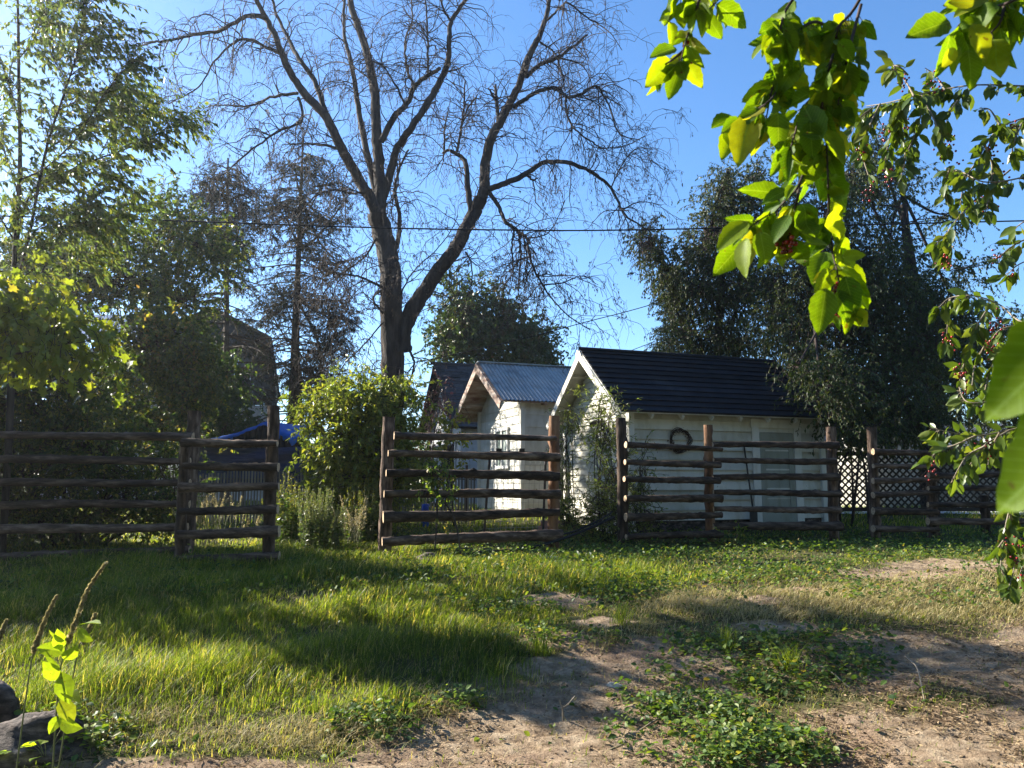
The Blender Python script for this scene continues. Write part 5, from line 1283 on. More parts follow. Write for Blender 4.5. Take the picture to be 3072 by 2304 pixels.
foliage(root, [(270, 312, 34, 22, Y, 1), (300, 300, 28, 20, Y, 1), (325, 350, 22, 30, Y, 1), (310, 385, 26, 24, Y, 1), (280, 290, 22, 14, Y, .8)], 'needle', 150, 8, 15, .11, T_leaf4(.12), twl=.5, csig=.55, droop=.25, limb=.02, barkm='conbark', trunk=[P(298, 350, Y)])

# --- bright bush left of middle fence
shrub('boxelder_bush', 'sunlit yellow green bush beside the left post of the middle rail section', 'bush', 355, 14.4, [(335, 408, 28, 22, 14.4, .8), (365, 398, 32, 20, 14.2, .8), (395, 410, 22, 26, 14.3, .7), (350, 440, 38, 30, 14.3, .9), (385, 450, 36, 34, 14.3, .8), (356, 480, 42, 24, 14.4, .8), (400, 480, 24, 24, 14.4, .7), (320, 412, 16, 14, 14.3, .5), (375, 390, 12, 10, 14.2, .4)], 'lf_elder', 230, 7, 14, .10, T_leaf4(.22, .07), twl=.34, csig=.3, limb=.014, droop=.3, ldroop=.35, varb=.1)
shrub('reddish_bush', 'dark reddish drooping bush between the sunlit bush and the shingled house', 'bush', 432, 20.8, [(438, 395, 16, 16, 20.8, .5), (430, 420, 14, 22, 20.8, .5), (448, 410, 12, 16, 20.6, .4)], 'redbush', 30, 5, 8, .07, T_leaf4(.2), twl=.45, csig=.3, limb=.01, droop=.8)
shrub('sapling', 'slim yellow leaved sapling in front of the shingled house wall', 'sapling', 452, 15.2, [(452, 425, 9, 14, 15.2, .2), (450, 450, 14, 12, 15.2, .25), (455, 440, 16, 6, 15.2, .25), (446, 468, 12, 10, 15.2, .2)], 'lf_elder', 24, 4, 8, .09, T_leaf4(.28), twl=.22, csig=.15, limb=.006, droop=.3, nst=3, sr=.012, varb=.25)
shrub('sapling', 'small leafy sapling growing up through the middle rail section', 'sapling', 445, 10.75, [(437, 470, 9, 6, 10.75, .12), (430, 488, 12, 8, 10.75, .15), (442, 498, 9, 6, 10.75, .12), (437, 480, 12, 8, 10.7, .12), (441, 521, 6, 4, 10.7, .06)], 'weed', 18, 3, 8, .055, T_ovate(.34), twl=.13, csig=.08, limb=.004, droop=.2, nst=2, sr=.012, varb=.3)

# --- mid plum tree behind roofs
Y = 34; b = gpt(480, 480, Y)
root = thing('plum_tree', 'dark leafy tree rising behind the corrugated roof outbuilding', 'tree', b)
trunk_part(root, [b, P(482, 400, Y), P(478, 340, Y), P(472, 290, Y)], .25, .06)
foliage(root, [(490, 338, 50, 26, Y, 2), (470, 320, 26, 26, Y, 1.5), (520, 345, 32, 22, Y, 1.6), (455, 350, 26, 18, Y, 1.4), (468, 292, 10, 16, Y, .6), (492, 300, 8, 14, Y, .6), (530, 358, 22, 16, Y, 1), (450, 285, 8, 6, Y, .5), (505, 308, 16, 10, Y, .8), (546, 362, 8, 10, Y, .6)], 'lf_mid', 300, 8, 15, .15, T_leaf4(.32), twl=.6, csig=.6, droop=.2, limb=.035, trunk=[P(478, 340, Y), P(482, 370, Y)])

# --- right: tall weeping trees
def rtree(label, bpx, Y, main, blobs, ncl, tw=8, lf=16, leaf=.07, r0=.2, grp='dark weeping trees on the right', csig=.34, twl=.48, droop=.5, **kw):
    b = gpt(bpx, 480, Y); root = thing('willow_tree', label, 'tree', b, grp)
    tp = trunk_part(root, [b] + [P(x, y, Y) for x, y in main], r0, .04)
    foliage(root, blobs, 'lf_right', ncl, tw, lf, leaf, T_leaf4(.22, .06), twl=twl, csig=csig, droop=droop, limb=.02, trunk=[P(x, y, Y) for x, y in main], ldroop=.9, **kw)
rtree('tall narrow weeping tree left of the hanging near branch', 715, 21, [(716, 400), (720, 300), (724, 220), (728, 170)], [(724, 185, 14, 28, 21, .7), (712, 235, 28, 36, 21, 1), (745, 220, 18, 34, 21, .9), (700, 290, 38, 34, 21, 1.2), (745, 290, 30, 40, 21, 1.2), (690, 335, 36, 22, 21, 1.2), (735, 345, 40, 20, 21, 1.2), (665, 270, 18, 26, 21, .9), (756, 175, 14, 22, 21, .6), (650, 240, 12, 20, 21, .5)], 460, leaf=.085, r0=.16, twr=.005)
rtree('wide dark weeping tree overhanging the right end of the navy roof', 800, 18, [(805, 440), (812, 360), (815, 280), (830, 200)], [(800, 330, 42, 40, 18, 1.4), (850, 330, 42, 44, 18, 1.4), (860, 385, 52, 34, 17.3, 1.3), (905, 350, 46, 38, 18, 1.4), (810, 270, 40, 40, 18.5, 1.3), (855, 260, 42, 40, 18.5, 1.3), (825, 210, 30, 26, 18.5, 1), (870, 405, 50, 24, 16.8, 1), (830, 378, 24, 26, 16.4, .7), (900, 410, 46, 22, 17, 1), (800, 375, 26, 18, 17, .6), (920, 425, 30, 18, 16.6, .7), (780, 290, 30, 40, 18.5, 1.2), (880, 300, 36, 40, 18, 1.2), (822, 390, 22, 20, 14.6, .6), (842, 420, 20, 20, 15.0, .6), (800, 362, 18, 14, 15.2, .5), (870, 425, 26, 14, 15.6, .5)], 800, leaf=.08, r0=.24)
rtree('far right weeping tree thinning to open sky around a bare trunk', 930, 20, [(936, 420), (925, 340), (918, 290), (910, 240), (903, 195)], [(900, 180, 26, 18, 20, .8), (870, 195, 30, 30, 20, 1), (935, 300, 34, 20, 20, 1), (960, 340, 30, 34, 20, 1), (985, 390, 30, 34, 20, 1), (940, 390, 30, 34, 20, 1), (890, 245, 26, 24, 20, 1), (960, 268, 26, 8, 20, .6), (1010, 330, 26, 22, 20, .8), (1020, 420, 40, 30, 20, 1), (945, 215, 20, 10, 20, .6), (880, 150, 20, 16, 20, .6), (900, 290, 36, 40, 19.5, 1.2), (930, 340, 40, 40, 19.5, 1.2), (780, 200, 26, 26, 20, 1), (850, 175, 24, 24, 20, .8)], 480, leaf=.085, r0=.12, csig=.45)
shrub('low_shrub', 'white flowering shrub behind the gap between the two right fences', 'shrub', 852, 15.8, [(850, 436, 16, 14, 15.8, .4), (862, 430, 12, 10, 15.8, .3), (842, 424, 14, 10, 15.8, .3)], 'lf_vine', 46, 6, 11, .06, T_leaf4(.3), None, twl=.25, csig=.2, limb=.008, droop=.5)
shrub('hedge', 'distant dark hedge closing the view between the tarp shelter and the middle post', 'hedge', 330, 40, [(300, 462, 40, 14, 40, 1.5), (350, 458, 50, 18, 40, 1.5), (420, 462, 40, 14, 40, 1.5), (275, 455, 30, 18, 40, 1.5)], 'lf_shrub', 150, 8, 14, .22, T_leaf4(.35), None, twl=.7, csig=.8, limb=.03, droop=.2, varb=-.2)
shrub('hedge', 'distant dark hedge beyond the road at far right', 'hedge', 930, 42, [(860, 455, 50, 22, 42, 1.5), (940, 450, 60, 26, 42, 1.5), (1020, 450, 60, 26, 42, 1.5), (800, 455, 50, 22, 42, 1.5)], 'lf_shrub', 200, 8, 14, .24, T_leaf4(.35), None, twl=.7, csig=.9, limb=.03, droop=.2, varb=-.2)
shrub('hedge', 'distant dark hedge behind the far left shrubs', 'hedge', 60, 38, [(0, 440, 70, 30, 38, 1.5), (100, 440, 70, 30, 38, 1.5), (180, 450, 60, 24, 38, 1.5), (-80, 440, 70, 30, 38, 1.5)], 'lf_shrub', 200, 8, 14, .24, T_leaf4(.35), None, twl=.7, csig=.9, limb=.03, droop=.2, varb=-.2)
# spruce
def spruce(px, tpy, Y, label, wpx):
    b = gpt(px, 480, Y); top = P(px, tpy, Y); root = thing('spruce_tree', label, 'tree', b)
    trunk_part(root, [b, (b + top) / 2, top], .14, .02, 'conbark')
    H = top[2] - b[2]; n = 300; t = .12 + .86 * R.random(n); a = R.random(n) * 6.283; L = (1 - t) ** .8 * wpx * Y / F * (.75 + .35 * R.random(n)) + .1
    base = b + (top - b) * t[:, None]; d = np.stack([np.cos(a), np.sin(a), np.full(n, -.12)], -1); K = 5
    pts = np.stack([base + d * (L * f_)[:, None] + np.array([0, 0, .18]) * (L * f_ * f_)[:, None] for f_ in np.linspace(0, 1, K)], 1)
    ms = MB(); tubes(ms, pts, np.broadcast_to(np.linspace(.02, .006, K), (n, K)), 3); ms.build('branches', M['conbark'], root)
    m_ = 90; nl = n * m_; i = np.repeat(np.arange(n), m_); tt = R.random(nl) ** .8 * (K - 1.001); k = tt.astype(int); fr = (tt - k)[:, None]
    pos = pts[i, k] * (1 - fr) + pts[i, k + 1] * fr + R.normal(size=(nl, 3)) * np.array([.09, .09, .04])
    ml = MB(); leaves(ml, pos, d[i] * .7 + R.normal(size=(nl, 3)) * .5 + np.array([0, 0, -.25]), .08 + .07 * R.random(nl), T_leaf4(.13, .02)); ml.build('crown', M['spruce'], root)
spruce(672, 262, 28, 'dark spruce with layered boughs at the left edge of the right tree group', 46)

# bare leaning trunk with ivy look
Y = 19.0; b = gpt(925, 480, Y)
root = thing('dead_trunk', 'bare dark leaning trunk standing against the sky at upper right', 'tree', b)
trunk_part(root, [b, P(922, 380, Y), P(917, 310, Y), P(910, 265, Y), P(903, 205, Y)], .15, .10, 'bark')
mb = MB()
for k in range(9):
    s = P(903 + R.random() * 8, 205 + R.random() * 60, Y); d = unit(np.array([R.normal(), R.normal() * .5, .3])); tubes(mb, spline([s, s + d * .4, s + d * .9 + (0, 0, -.1)], 8), np.linspace(.02, .006, 8), 5)
mb.build('branches', M['bark'], root)

# --- vine shrub growing on the shed gable, another left of it
shrub('bamboo_shrub', 'wispy thin leaved shrub climbing the shed gable wall', 'shrub', 607, 13.4, [(605, 430, 15, 34, 13.6, .3), (612, 470, 18, 34, 13.5, .3), (604, 505, 24, 26, 13.3, .35), (620, 500, 16, 24, 13.2, .3), (600, 400, 14, 16, 13.7, .2), (590, 525, 22, 12, 13.2, .3), (618, 530, 24, 10, 13.1, .3)], 'lf_vine', 112, 5, 11, .085, T_leaf4(.11, .04), twl=.42, csig=.2, limb=.006, droop=.15, nst=12, sr=.008, ldroop=.1, outv=.2)
shrub('bamboo_shrub', 'thin pale shrub hugging the far corner of the shed gable', 'shrub', 566, 15.6, [(566, 440, 7, 40, 15.6, .2), (562, 480, 6, 34, 15.5, .2), (572, 425, 8, 16, 15.7, .2)], 'lf_vine', 30, 5, 9, .09, T_leaf4(.12, .04), twl=.4, csig=.15, limb=.006, droop=.2, nst=6, sr=.008, outv=.2)
shrub('weed_clump', 'small leafy weed at the foot of the red brown post right of the shed corner', 'weed', 734, 12.4, [(735, 538, 8, 10, 12.4, .15), (730, 548, 12, 6, 12.4, .15)], 'weed', 16, 4, 9, .06, T_leaf4(.3), twl=.14, csig=.1, limb=.004, droop=.1, nst=3, sr=.006, varb=.35)
shrub('weed_clump', 'orange tinted weed between the middle fence and the shed gable', 'weed', 563, 13.2, [(564, 512, 8, 14, 13.2, .2), (568, 528, 10, 8, 13.2, .2)], 'lf_vine', 24, 4, 9, .07, T_leaf4(.2), twl=.2, csig=.1, limb=.004, droop=.1, nst=4, sr=.006, varb=.35)
shrub('creeper', 'green creeper hanging on the shaded wall at the shed corner', 'creeper', 644, 13.3, [(640, 470, 10, 36, 13.45, .15), (646, 510, 14, 18, 13.2, .2)], 'lf_vine', 20, 4, 8, .06, T_leaf4(.2), twl=.25, csig=.12, limb=.005, droop=.2, nst=5, sr=.006, outv=.2)

# --- spiky catmint clump and dried weeds behind
def spikes(name, label, cat, px0, px1, Y, n, h0, h1, leafm, sm=None, r=.014, lean=.08, leafy=True, lsz=.035, group=None, ly=.25, top=.55):
    c = gpt((px0 + px1) / 2, 500, Y); root = thing(name, label, cat, c, group)
    x = P(px0, 500, Y)[0] + (P(px1, 500, Y)[0] - P(px0, 500, Y)[0]) * R.random(n); y = Y + R.normal(size=n) * ly
    mid = (x - x.mean()) / (np.ptp(x) / 2 + 1e-6)
    h = (h0 + (h1 - h0) * R.random(n)) * (1 - .35 * mid ** 2)
    s = np.stack([x * .8 + x.mean() * .2, y, gz(x, y)], -1); d = np.stack([mid * .14 + R.normal(size=n) * lean, R.normal(size=n) * lean, np.ones(n)], -1); K = 6
    pts = np.stack([s + d * (h * f_)[:, None] for f_ in np.linspace(0, 1, K)], 1) + R.normal(size=(n, K, 3)) * .005
    ms = MB(); tubes(ms, pts, np.broadcast_to(np.linspace(.006, .003, K), (n, K)), 4); ms.build('stems', M['stem'], root)
    ml = MB(); m_ = 70; i = np.repeat(np.arange(n), m_); t = top + (1 - top) * R.random(len(i)); 
    pos = s[i] + d[i] * (h[i] * t)[:, None] + R.normal(size=(len(i), 3)) * r * (1.2 - t)[:, None] * 2
    leaves(ml, pos, R.normal(size=(len(i), 3)) * .7 + np.array([0, 0, .8]), .018 + .014 * R.random(len(i)), T_leaf4(.3), var=.5 + .5 * R.random(len(i))); ml.build('flower_spikes', M[sm or ('spike' if leafm != 'catmint' else 'catmint')], root)
    if leafy:
        ml = MB(); m_ = 30; i = np.repeat(np.arange(n), m_); t = .05 + .65 * R.random(len(i)); a = R.random(len(i)) * 6.283
        leaves(ml, s[i] + d[i] * (h[i] * t)[:, None], np.stack([np.cos(a), np.sin(a), .3 + 0 * a], -1), lsz * (.7 + .6 * R.random(len(i))), T_leaf4(.28), var=.7 * R.random(len(i))); ml.build('leaves', M[leafm], root)
spikes('catmint_clump', 'upright clump of pale spiky catmint left of the middle rail section', 'plant', 302, 342, 11.7, 80, .62, 1.0, 'catmint', lsz=.055)
spikes('dried_weeds', 'brownish purple dried weed stalks behind the catmint clump', 'weeds', 342, 364, 12.6, 26, .5, .85, 'spike', leafy=False, lean=.2)
spikes('tall_weeds', 'pale seeding grass stalks behind the short rail panel', 'weeds', 195, 262, 12.2, 36, .5, .95, 'spike', leafy=False, lean=.22, r=.008, top=.7)
spikes('tall_weeds', 'tall dark weeds between the short rail panel and the catmint', 'weeds', 275, 306, 12.8, 46, .7, 1.25, 'lf_shrub', sm='lf_shrub', lsz=.08)
spikes('tall_weeds', 'tall dark weeds in the shade left of the middle post', 'weeds', 350, 384, 13.2, 46, .6, 1.1, 'lf_shrub', sm='lf_shrub', lsz=.08)

# --- foreground stalks at bottom left
def fg_stalk(label, pts, Y, spike_from, wide=.02):
    c = np.array([P(x, y, Y) for x, y in pts]); c[0, 2] = min(c[0, 2], float(gz(c[0, 0], Y))) if pts[0][1] > 690 else c[0, 2]
    g = gz(c[0, 0], Y); c = np.vstack([[c[0, 0] - .01, Y, float(g) - .02], c]) if c[0, 2] > g + .02 else c
    root = thing('seed_stalk', label, 'plant', c[0], 'seed stalks at the lower left')
    n = 40; p = spline(c, n); ms = MB(); tubes(ms, p, np.linspace(.004, .002, n), 6); ms.build('stem', M['stem'], root)
    a = int(n * spike_from); k = 520; t = a + (n - 1.01 - a) * R.random(k); i = t.astype(int); fr = (t - i)[:, None]; pos = p[i] * (1 - fr) + p[i + 1] * fr
    tap = 1 - .6 * (t - a) / (n - a); off = unit(R.normal(size=(k, 3))) * wide * .55 * tap[:, None]; tg = unit(p[i + 1] - p[i])
    ml = MB(); leaves(ml, pos + off * .5, off * 40 + tg * .7, .012 + .008 * R.random(k), T_ovate(.38), var=R.random(k)); ml.build('seed_head', M['spike'], root)
    return root, p
Yf = 3.6
TCHs = T_ovate(.3)
r1_, p1_ = fg_stalk('tallest leaning seed stalk at the lower left over the shaded lawn', [(55, 745), (58, 690), (64, 655), (76, 620), (88, 590), (105, 564)], Yf, .45)
ml = MB(); ms = MB()
for (bx, by, tx, ty, sz) in ((61, 668, 45, 652, 1), (66, 652, 40, 648, .8), (60, 680, 44, 664, 1.4), (62, 672, 68, 700, 1.1), (78, 630, 90, 640, .8), (80, 625, 98, 622, .6), (64, 660, 76, 648, .7), (62, 690, 78, 700, 1.2), (60, 715, 50, 732, 1.1), (64, 640, 50, 632, .7), (60, 700, 72, 720, 1.0), (60, 650, 58, 632, .6), (58, 720, 78, 728, 1.2)):
    A, B = P(bx, by, Yf), P(tx, ty, Yf - .03); d = B - A
    leaves(ml, [A], [d], np.linalg.norm(d) * 1.15, TCHs, var=np.array([.6 + .4 * R.random()]), roll=.5, up=np.array([0, -1, .3]))
ml.build('leaves', M['choke'], r1_)
fg_stalk('seed stalk behind the tallest one at the lower left', [(20, 705), (30, 670), (42, 628), (56, 597)], Yf + .3, .4, .022)
fg_stalk('short seed stalk right of the tallest one at the lower left', [(60, 700), (76, 660), (84, 640), (95, 615)], Yf + .2, .55, .018)
fg_stalk('seed stalk tip cut by the left edge at the lower left', [(-30, 700), (-14, 665), (-2, 640), (6, 622)], Yf + .1, .5, .02)
# single broad weeds in the foreground right
def broad(label, px, py, n, sz, h):
    g = G(px, py); root = thing('broadleaf_weed', label, 'weed', g, 'broad leaved weeds in the dirt'); ms = MB(); ml = MB()
    for i in range(n):
        a = R.random() * 6.283; rr = sz * (.6 + R.random()); hh = h * (.3 + .8 * R.random()); tip = g + np.array([math.cos(a) * rr, math.sin(a) * rr, hh])
        tubes(ms, spline([g, (g + tip) / 2 + (0, 0, .02), tip], 6), np.linspace(.0025, .0015, 6), 4)
        leaves(ml, [tip], [[math.cos(a), math.sin(a), .1]], sz * (.8 + .5 * R.random()), T_ovate(.36), var=np.array([.5 + .5 * R.random()]), roll=.35)
    ms.build('stems', M['stem'], root); ml.build('leaves', M['choke'], root)
broad('bright broad leaved weed in the middle of the right weed patch', 768, 668, 12, .05, .13)
broad('small bright weed at the front edge of the right weed patch', 745, 690, 8, .05, .10)
broad('tiny round leaved weed right of the bright weed', 818, 695, 8, .035, .07)
broad('pair of pale leaves rising in front of the corner boulder', 46, 765, 7, .06, .16)
broad('weed with rounded leaves growing against the right side of the corner boulder', 92, 752, 14, .045, .12)
broad('weed sprouting behind the corner boulder', 62, 722, 14, .045, .16)
broad('yellow green weeds at the extreme bottom left corner', 15, 766, 16, .05, .08)
broad('weed with pointed leaf at the bottom of the lower weed patch', 705, 745, 9, .05, .15)
def tuft(label, px, py, n, h, m='grass'):
    g = G(px, py); X = g[0] + R.normal(size=n) * .04; Y_ = g[1] + R.normal(size=n) * .04; mb = MB()
    blades(mb, X, Y_, h * (.6 + .6 * R.random(n)), np.full(n, .005), .8 + .8 * R.random(n), np.clip(R.random(n) * .85, 0, 1), wind=(0, 0))
    tag(mb.build('grass_tuft', M[m], loc=tuple(g)), label, 'grass tuft', 'long grass tufts')
tuft('long bladed grass tuft in the right weed patch', 790, 672, 90, .26)
tuft('dark grass tuft beside the dirt path at centre', 540, 655, 80, .28)
tuft('grass tuft at the back left of the right weed patch', 728, 650, 90, .22)
tuft('grass tuft right of the fence shadow on the lawn', 622, 625, 80, .25)

# ================================================================== CHOKECHERRY BRANCHES
def T_choke():
    n = 11; us = np.linspace(0, 1, n); w = .30 * np.sin(np.pi * us ** .85) ** .8 * (1 - .15 * us); w[0] = .0; w[-1] = 0
    w = w * (1 + .0 * us); V = []; Fc = []
    ser = 1 + .05 * ((np.arange(n) % 2) * 2 - 1)
    for i, (u_, ww) in enumerate(zip(us, w * ser)):
        bend = -.22 * u_ ** 2
        V += [[u_, -ww, bend + ww * .28], [u_, -ww * .5, bend + ww * .10], [u_, 0, bend], [u_, ww * .5, bend + ww * .10], [u_, ww, bend + ww * .28]]
    for i in range(n - 1):
        for j in range(4):
            a = i * 5 + j; Fc += [[a, a + 1, a + 6], [a, a + 6, a + 5]]
    return np.array(V), np.array(Fc)
TCH = T_choke()
TCH2 = (TCH[0] * np.array([1, .82, 1.9]), TCH[1])
TCH3 = (TCH[0] * np.array([1, 1.12, .5]) + np.array([0, 0, 1]) * (.10 * np.sin(TCH[0][:, :1] * 9)), TCH[1])
def berries(root, c, n, r, spread):
    mb = MB(); nu, nv = 12, 8; th = np.linspace(0, 2 * math.pi, nu, endpoint=False); ph = np.linspace(.05, math.pi - .05, nv); T_, Ph = np.meshgrid(th, ph)
    d = np.stack([np.sin(Ph) * np.cos(T_), np.sin(Ph) * np.sin(T_), np.cos(Ph)], -1).reshape(-1, 3)
    i = np.arange(nv - 1)[:, None] * nu; j = np.arange(nu)[None]; Fq = np.stack([i + j, i + nu + j, i + nu + (j + 1) % nu, i + (j + 1) % nu], -1).reshape(-1, 4)
    cs = []
    for _ in range(n * 8):
        q = c + R.normal(size=3) * spread
        if all(np.linalg.norm(q - o) > r * 1.7 for o in cs): cs.append(q)
        if len(cs) >= n: break
    if r < .005:
        for q in cs: mb = MB(); mb.add(q + d * r * (.85 + .3 * R.random()), Fq, 0, R.random(), smooth=True); mb.build('berry', M['berry'], root)
        return
    for q in cs: mb.add(q + d * r * (.85 + .3 * R.random()), Fq, 0, R.random(), smooth=True)
    mb.build('berry_cluster', M['berry'], root)
def cbranch(label, stems, explicit, Y, leaf, nper, berr=(), mat_='choke', tm=TCH, grp='chokecherry branches hanging in from the upper right', wr=.0022, jit=.06, downw=.9, br=.0045, roll=.9, up=np.array([-.3, -1, .2])):
    s0 = P(stems[0][0][0], stems[0][0][1], Y); root = thing('chokecherry_branch', label, 'branch', s0, grp)
    ms = MB(); ml = MB()
    for st in stems:
        w = 1.0
        c = np.array([P(x, y, Y + R.normal() * jit * .4) for x, y in st]); n = len(st) * 8; p = spline(c, n); tubes(ms, p, np.linspace(wr * 1.6, wr * .6, n) * w, 7)
        Lp = sum(math.hypot(a[0] - b[0], a[1] - b[1]) for a, b in zip(st[:-1], st[1:]))
        k = int(Lp * nper)
        if k < 1: continue
        t = np.sort(R.random(k)) * .97 + .03; i = np.minimum((t * (n - 1)).astype(int), n - 2); tg = unit(p[i + 1] - p[i])
        sd = unit(np.cross(tg, [0, 1, 0])) * R.choice([-1, 1], k)[:, None]
        d = tg * .45 + sd * (.35 + .5 * R.random(k))[:, None] + R.normal(size=(k, 3)) * .22 + np.array([0, 0, -downw]) * (.5 + R.random(k))[:, None]
        d = unit(d); st_ = p[i] + d * leaf * .22
        pet = np.stack([p[i], (p[i] + st_) / 2, st_], 1); tubes(ms, pet, np.full((k, 3), wr * .4), 4)
        kind = R.integers(0, 3, k) if tm is TCH else np.zeros(k, int)
        for kd, tt_ in enumerate((tm, TCH2, TCH3)):
            s_ = kind == kd
            leaves(ml, st_[s_], d[s_], leaf * (.55 + .65 * R.random(s_.sum())), tt_, var=R.random(s_.sum()), up=up, roll=roll * .75, uv=True)
    for bx, by, tx, ty in explicit:
        A = P(bx, by, Y + R.normal() * jit); dY = R.normal() * .02 * (jit > 0) + .03 * (jit == 0); B = P(tx, ty, A[1] + dY); d = B - A
        leaves(ml, [A], [d], np.linalg.norm(d), tm, var=np.array([R.random() if jit > 0 else .45]), up=up, roll=.35 if jit > 0 else .12, uv=True)
    ms.build('stem', M['twigpale'] if mat_ != 'choke' else M['twig'], root); ml.build('leaves', M[mat_], root)
    for bx, by, n, sp in berr: berries(root, P(bx, by, Y), n, br, sp)
    return root
Yn = 1.45
cbranch('near hanging branch of lime green leaves with a red berry cluster at its tip',
    [[(866, -12), (852, 12), (838, 28), (834, 50), (831, 62), (825, 86), (822, 112), (826, 140), (828, 180), (829, 215), (832, 250), (838, 275), (841, 300)],
     [(861, 5), (853, 35), (849, 51), (845, 70), (842, 80), (838, 105)],
     [(824, 130), (815, 150), (806, 167), (800, 182), (795, 191), (786, 200), (778, 208), (765, 217), (757, 222), (747, 230)],
     [(832, 28), (815, 22), (800, 30), (792, 50), (784, 72), (776, 92), (768, 102), (752, 112), (738, 118)],
     [(826, 85), (812, 98), (800, 112), (796, 130), (790, 150)], [(800, -10), (786, 10), (780, 30), (775, 50)], [(838, 275), (846, 286), (848, 300)], [(800, 180), (797, 200), (790, 225), (788, 238)], [(795, 50), (780, 75), (772, 90), (766, 120)]],
    [(778, 112, 779, 150), (752, 112, 736, 161), (766, 118, 776, 140), (748, 222, 716, 245), (745, 240, 716, 273), (746, 238, 740, 275), (760, 232, 767, 261), (829, 246, 808, 238), (826, 252, 815, 280), (842, 258, 867, 252), (845, 265, 868, 284), (845, 276, 856, 313), (826, 288, 819, 332), (832, 285, 814, 292), (838, 290, 850, 322), (830, 260, 824, 285), (740, 118, 723, 130), (800, 40, 818, 20), (835, 60, 862, 58), (838, 40, 857, 62), (818, 55, 826, 34), (800, 60, 775, 92), (788, 190, 762, 200), (800, 160, 780, 178), (810, 120, 812, 160), (822, 130, 850, 160), (836, 92, 862, 92), (822, 140, 800, 100), (832, 195, 845, 212), (838, 170, 822, 200), (790, 215, 770, 240), (752, 60, 772, 30), (785, 20, 765, 42), (835, 110, 862, 118)],
    Yn, .067, .24, [(837, 302, 30, np.array([.010, .008, .02])), (787, 246, 16, np.array([.009, .008, .01]))], jit=.10)
cbranch('near leaf sprig at the top left of the hanging branches with dark berries',
    [[(702, -14), (697, 8), (690, 28), (684, 48), (680, 66)], [(724, -12), (716, 2), (706, 12)], [(684, -12), (675, 5), (668, 20)], [(684, 50), (672, 60), (662, 66)]],
    [(672, 60, 650, 82), (680, 66, 667, 100), (684, 62, 704, 86), (716, 4, 750, 26), (706, 14, 722, 40), (676, 48, 652, 52)], Yn + .1, .060, .2, [(684, 62, 20, np.array([.010, .008, .018]))])
cbranch('dark near leaf cluster at the top right corner', [[(1040, -14), (1010, 2), (985, 10), (962, 22), (946, 46)], [(1024, -16), (990, -4), (960, -8)], [(1005, 4), (1000, 22), (990, 34)]],
    [(950, 22, 913, 30), (950, 34, 942, 78), (962, 30, 956, 62), (972, 24, 990, 58), (968, 50, 975, 86), (985, 10, 1022, 36), (1000, 5, 1020, 20), (975, 4, 950, 0), (990, -4, 955, 10), (955, 48, 945, 66), (995, 22, 1006, 48), (1010, 10, 1026, 40)], Yn - .1, .068, .17, jit=.05)
Y0 = .43
root = cbranch('huge blurred bright leaves very close to the lens at the right edge', [[(1150, 330), (1090, 350), (1070, 390), (1060, 440)], [(1120, 300), (1085, 315)]],
    [(1120, 300, 982, 412), (1128, 400, 990, 504), (1118, 362, 1010, 446)], Y0, .05, 0, jit=.0, wr=.0012, up=np.array([-.6, -1, .5]))
Ym = 3.7
TO = T_ovate(.24)
cb = dict(mat_='chokefar', tm=TO, wr=.003, br=.0055, jit=.2, downw=.8)
def spr(label, stems, berr, Y=Ym, leaf=.075, nper=.62, **k):
    d = dict(cb); d.update(k)
    cbranch(label, stems, [], Y, leaf, nper, [(x, y, n, np.array([.018, .018, .026])) for x, y, n in berr], grp='berry laden chokecherry branches further off at right', **d)
spr('long thin branch with berries crossing the sky at upper right', [[(1060, 88), (1024, 86), (976, 85), (940, 90), (914, 96), (886, 103), (866, 106)], [(976, 86), (960, 98), (950, 112), (945, 128)], [(930, 92), (922, 112), (916, 132), (908, 150)], [(914, 96), (905, 80), (895, 68), (890, 58)], [(900, 100), (895, 120), (888, 145), (884, 170)], [(880, 104), (870, 125), (862, 150), (868, 175)], [(945, 90), (935, 75), (925, 68)], [(920, 95), (932, 115), (940, 135), (946, 152)], [(908, 75), (898, 66), (888, 66)], [(890, 105), (902, 130), (905, 160), (898, 185)], [(872, 108), (858, 120), (848, 140)]], [(905, 78, 12), (934, 85, 12), (950, 138, 16), (862, 148, 14), (890, 178, 16), (868, 192, 10), (940, 150, 14), (905, 120, 10), (880, 130, 10)], nper=.55)
spr('leafy berry branch dipping in from the right edge below the thin branch', [[(1060, 110), (1024, 118), (1000, 128), (985, 145), (978, 165)], [(1060, 165), (1020, 178), (985, 182), (962, 172), (945, 168)], [(1000, 125), (990, 110), (980, 108)], [(985, 145), (992, 165), (990, 190), (985, 215)], [(978, 160), (965, 180), (960, 205)], [(1024, 118), (1015, 140), (1010, 160)], [(950, 168), (945, 185), (948, 205)]], [(992, 150, 18), (985, 205, 20), (1000, 175, 14), (1012, 130, 10), (955, 160, 6)], nper=.5)
spr('thin hanging sprig of leaves and berries at right', [[(1010, 170), (975, 200), (955, 222), (945, 238), (944, 258)], [(948, 232), (935, 245)], [(946, 238), (955, 250)]], [(946, 258, 12)], nper=.45)
spr('small berry sprig touching the right edge in mid sky', [[(1060, 230), (1024, 240), (1005, 252), (998, 262)], [(1060, 255), (1024, 262), (1005, 276)], [(1050, 215), (1024, 222), (1012, 232)]], [(1000, 258, 14), (1010, 270, 10)], nper=.34)
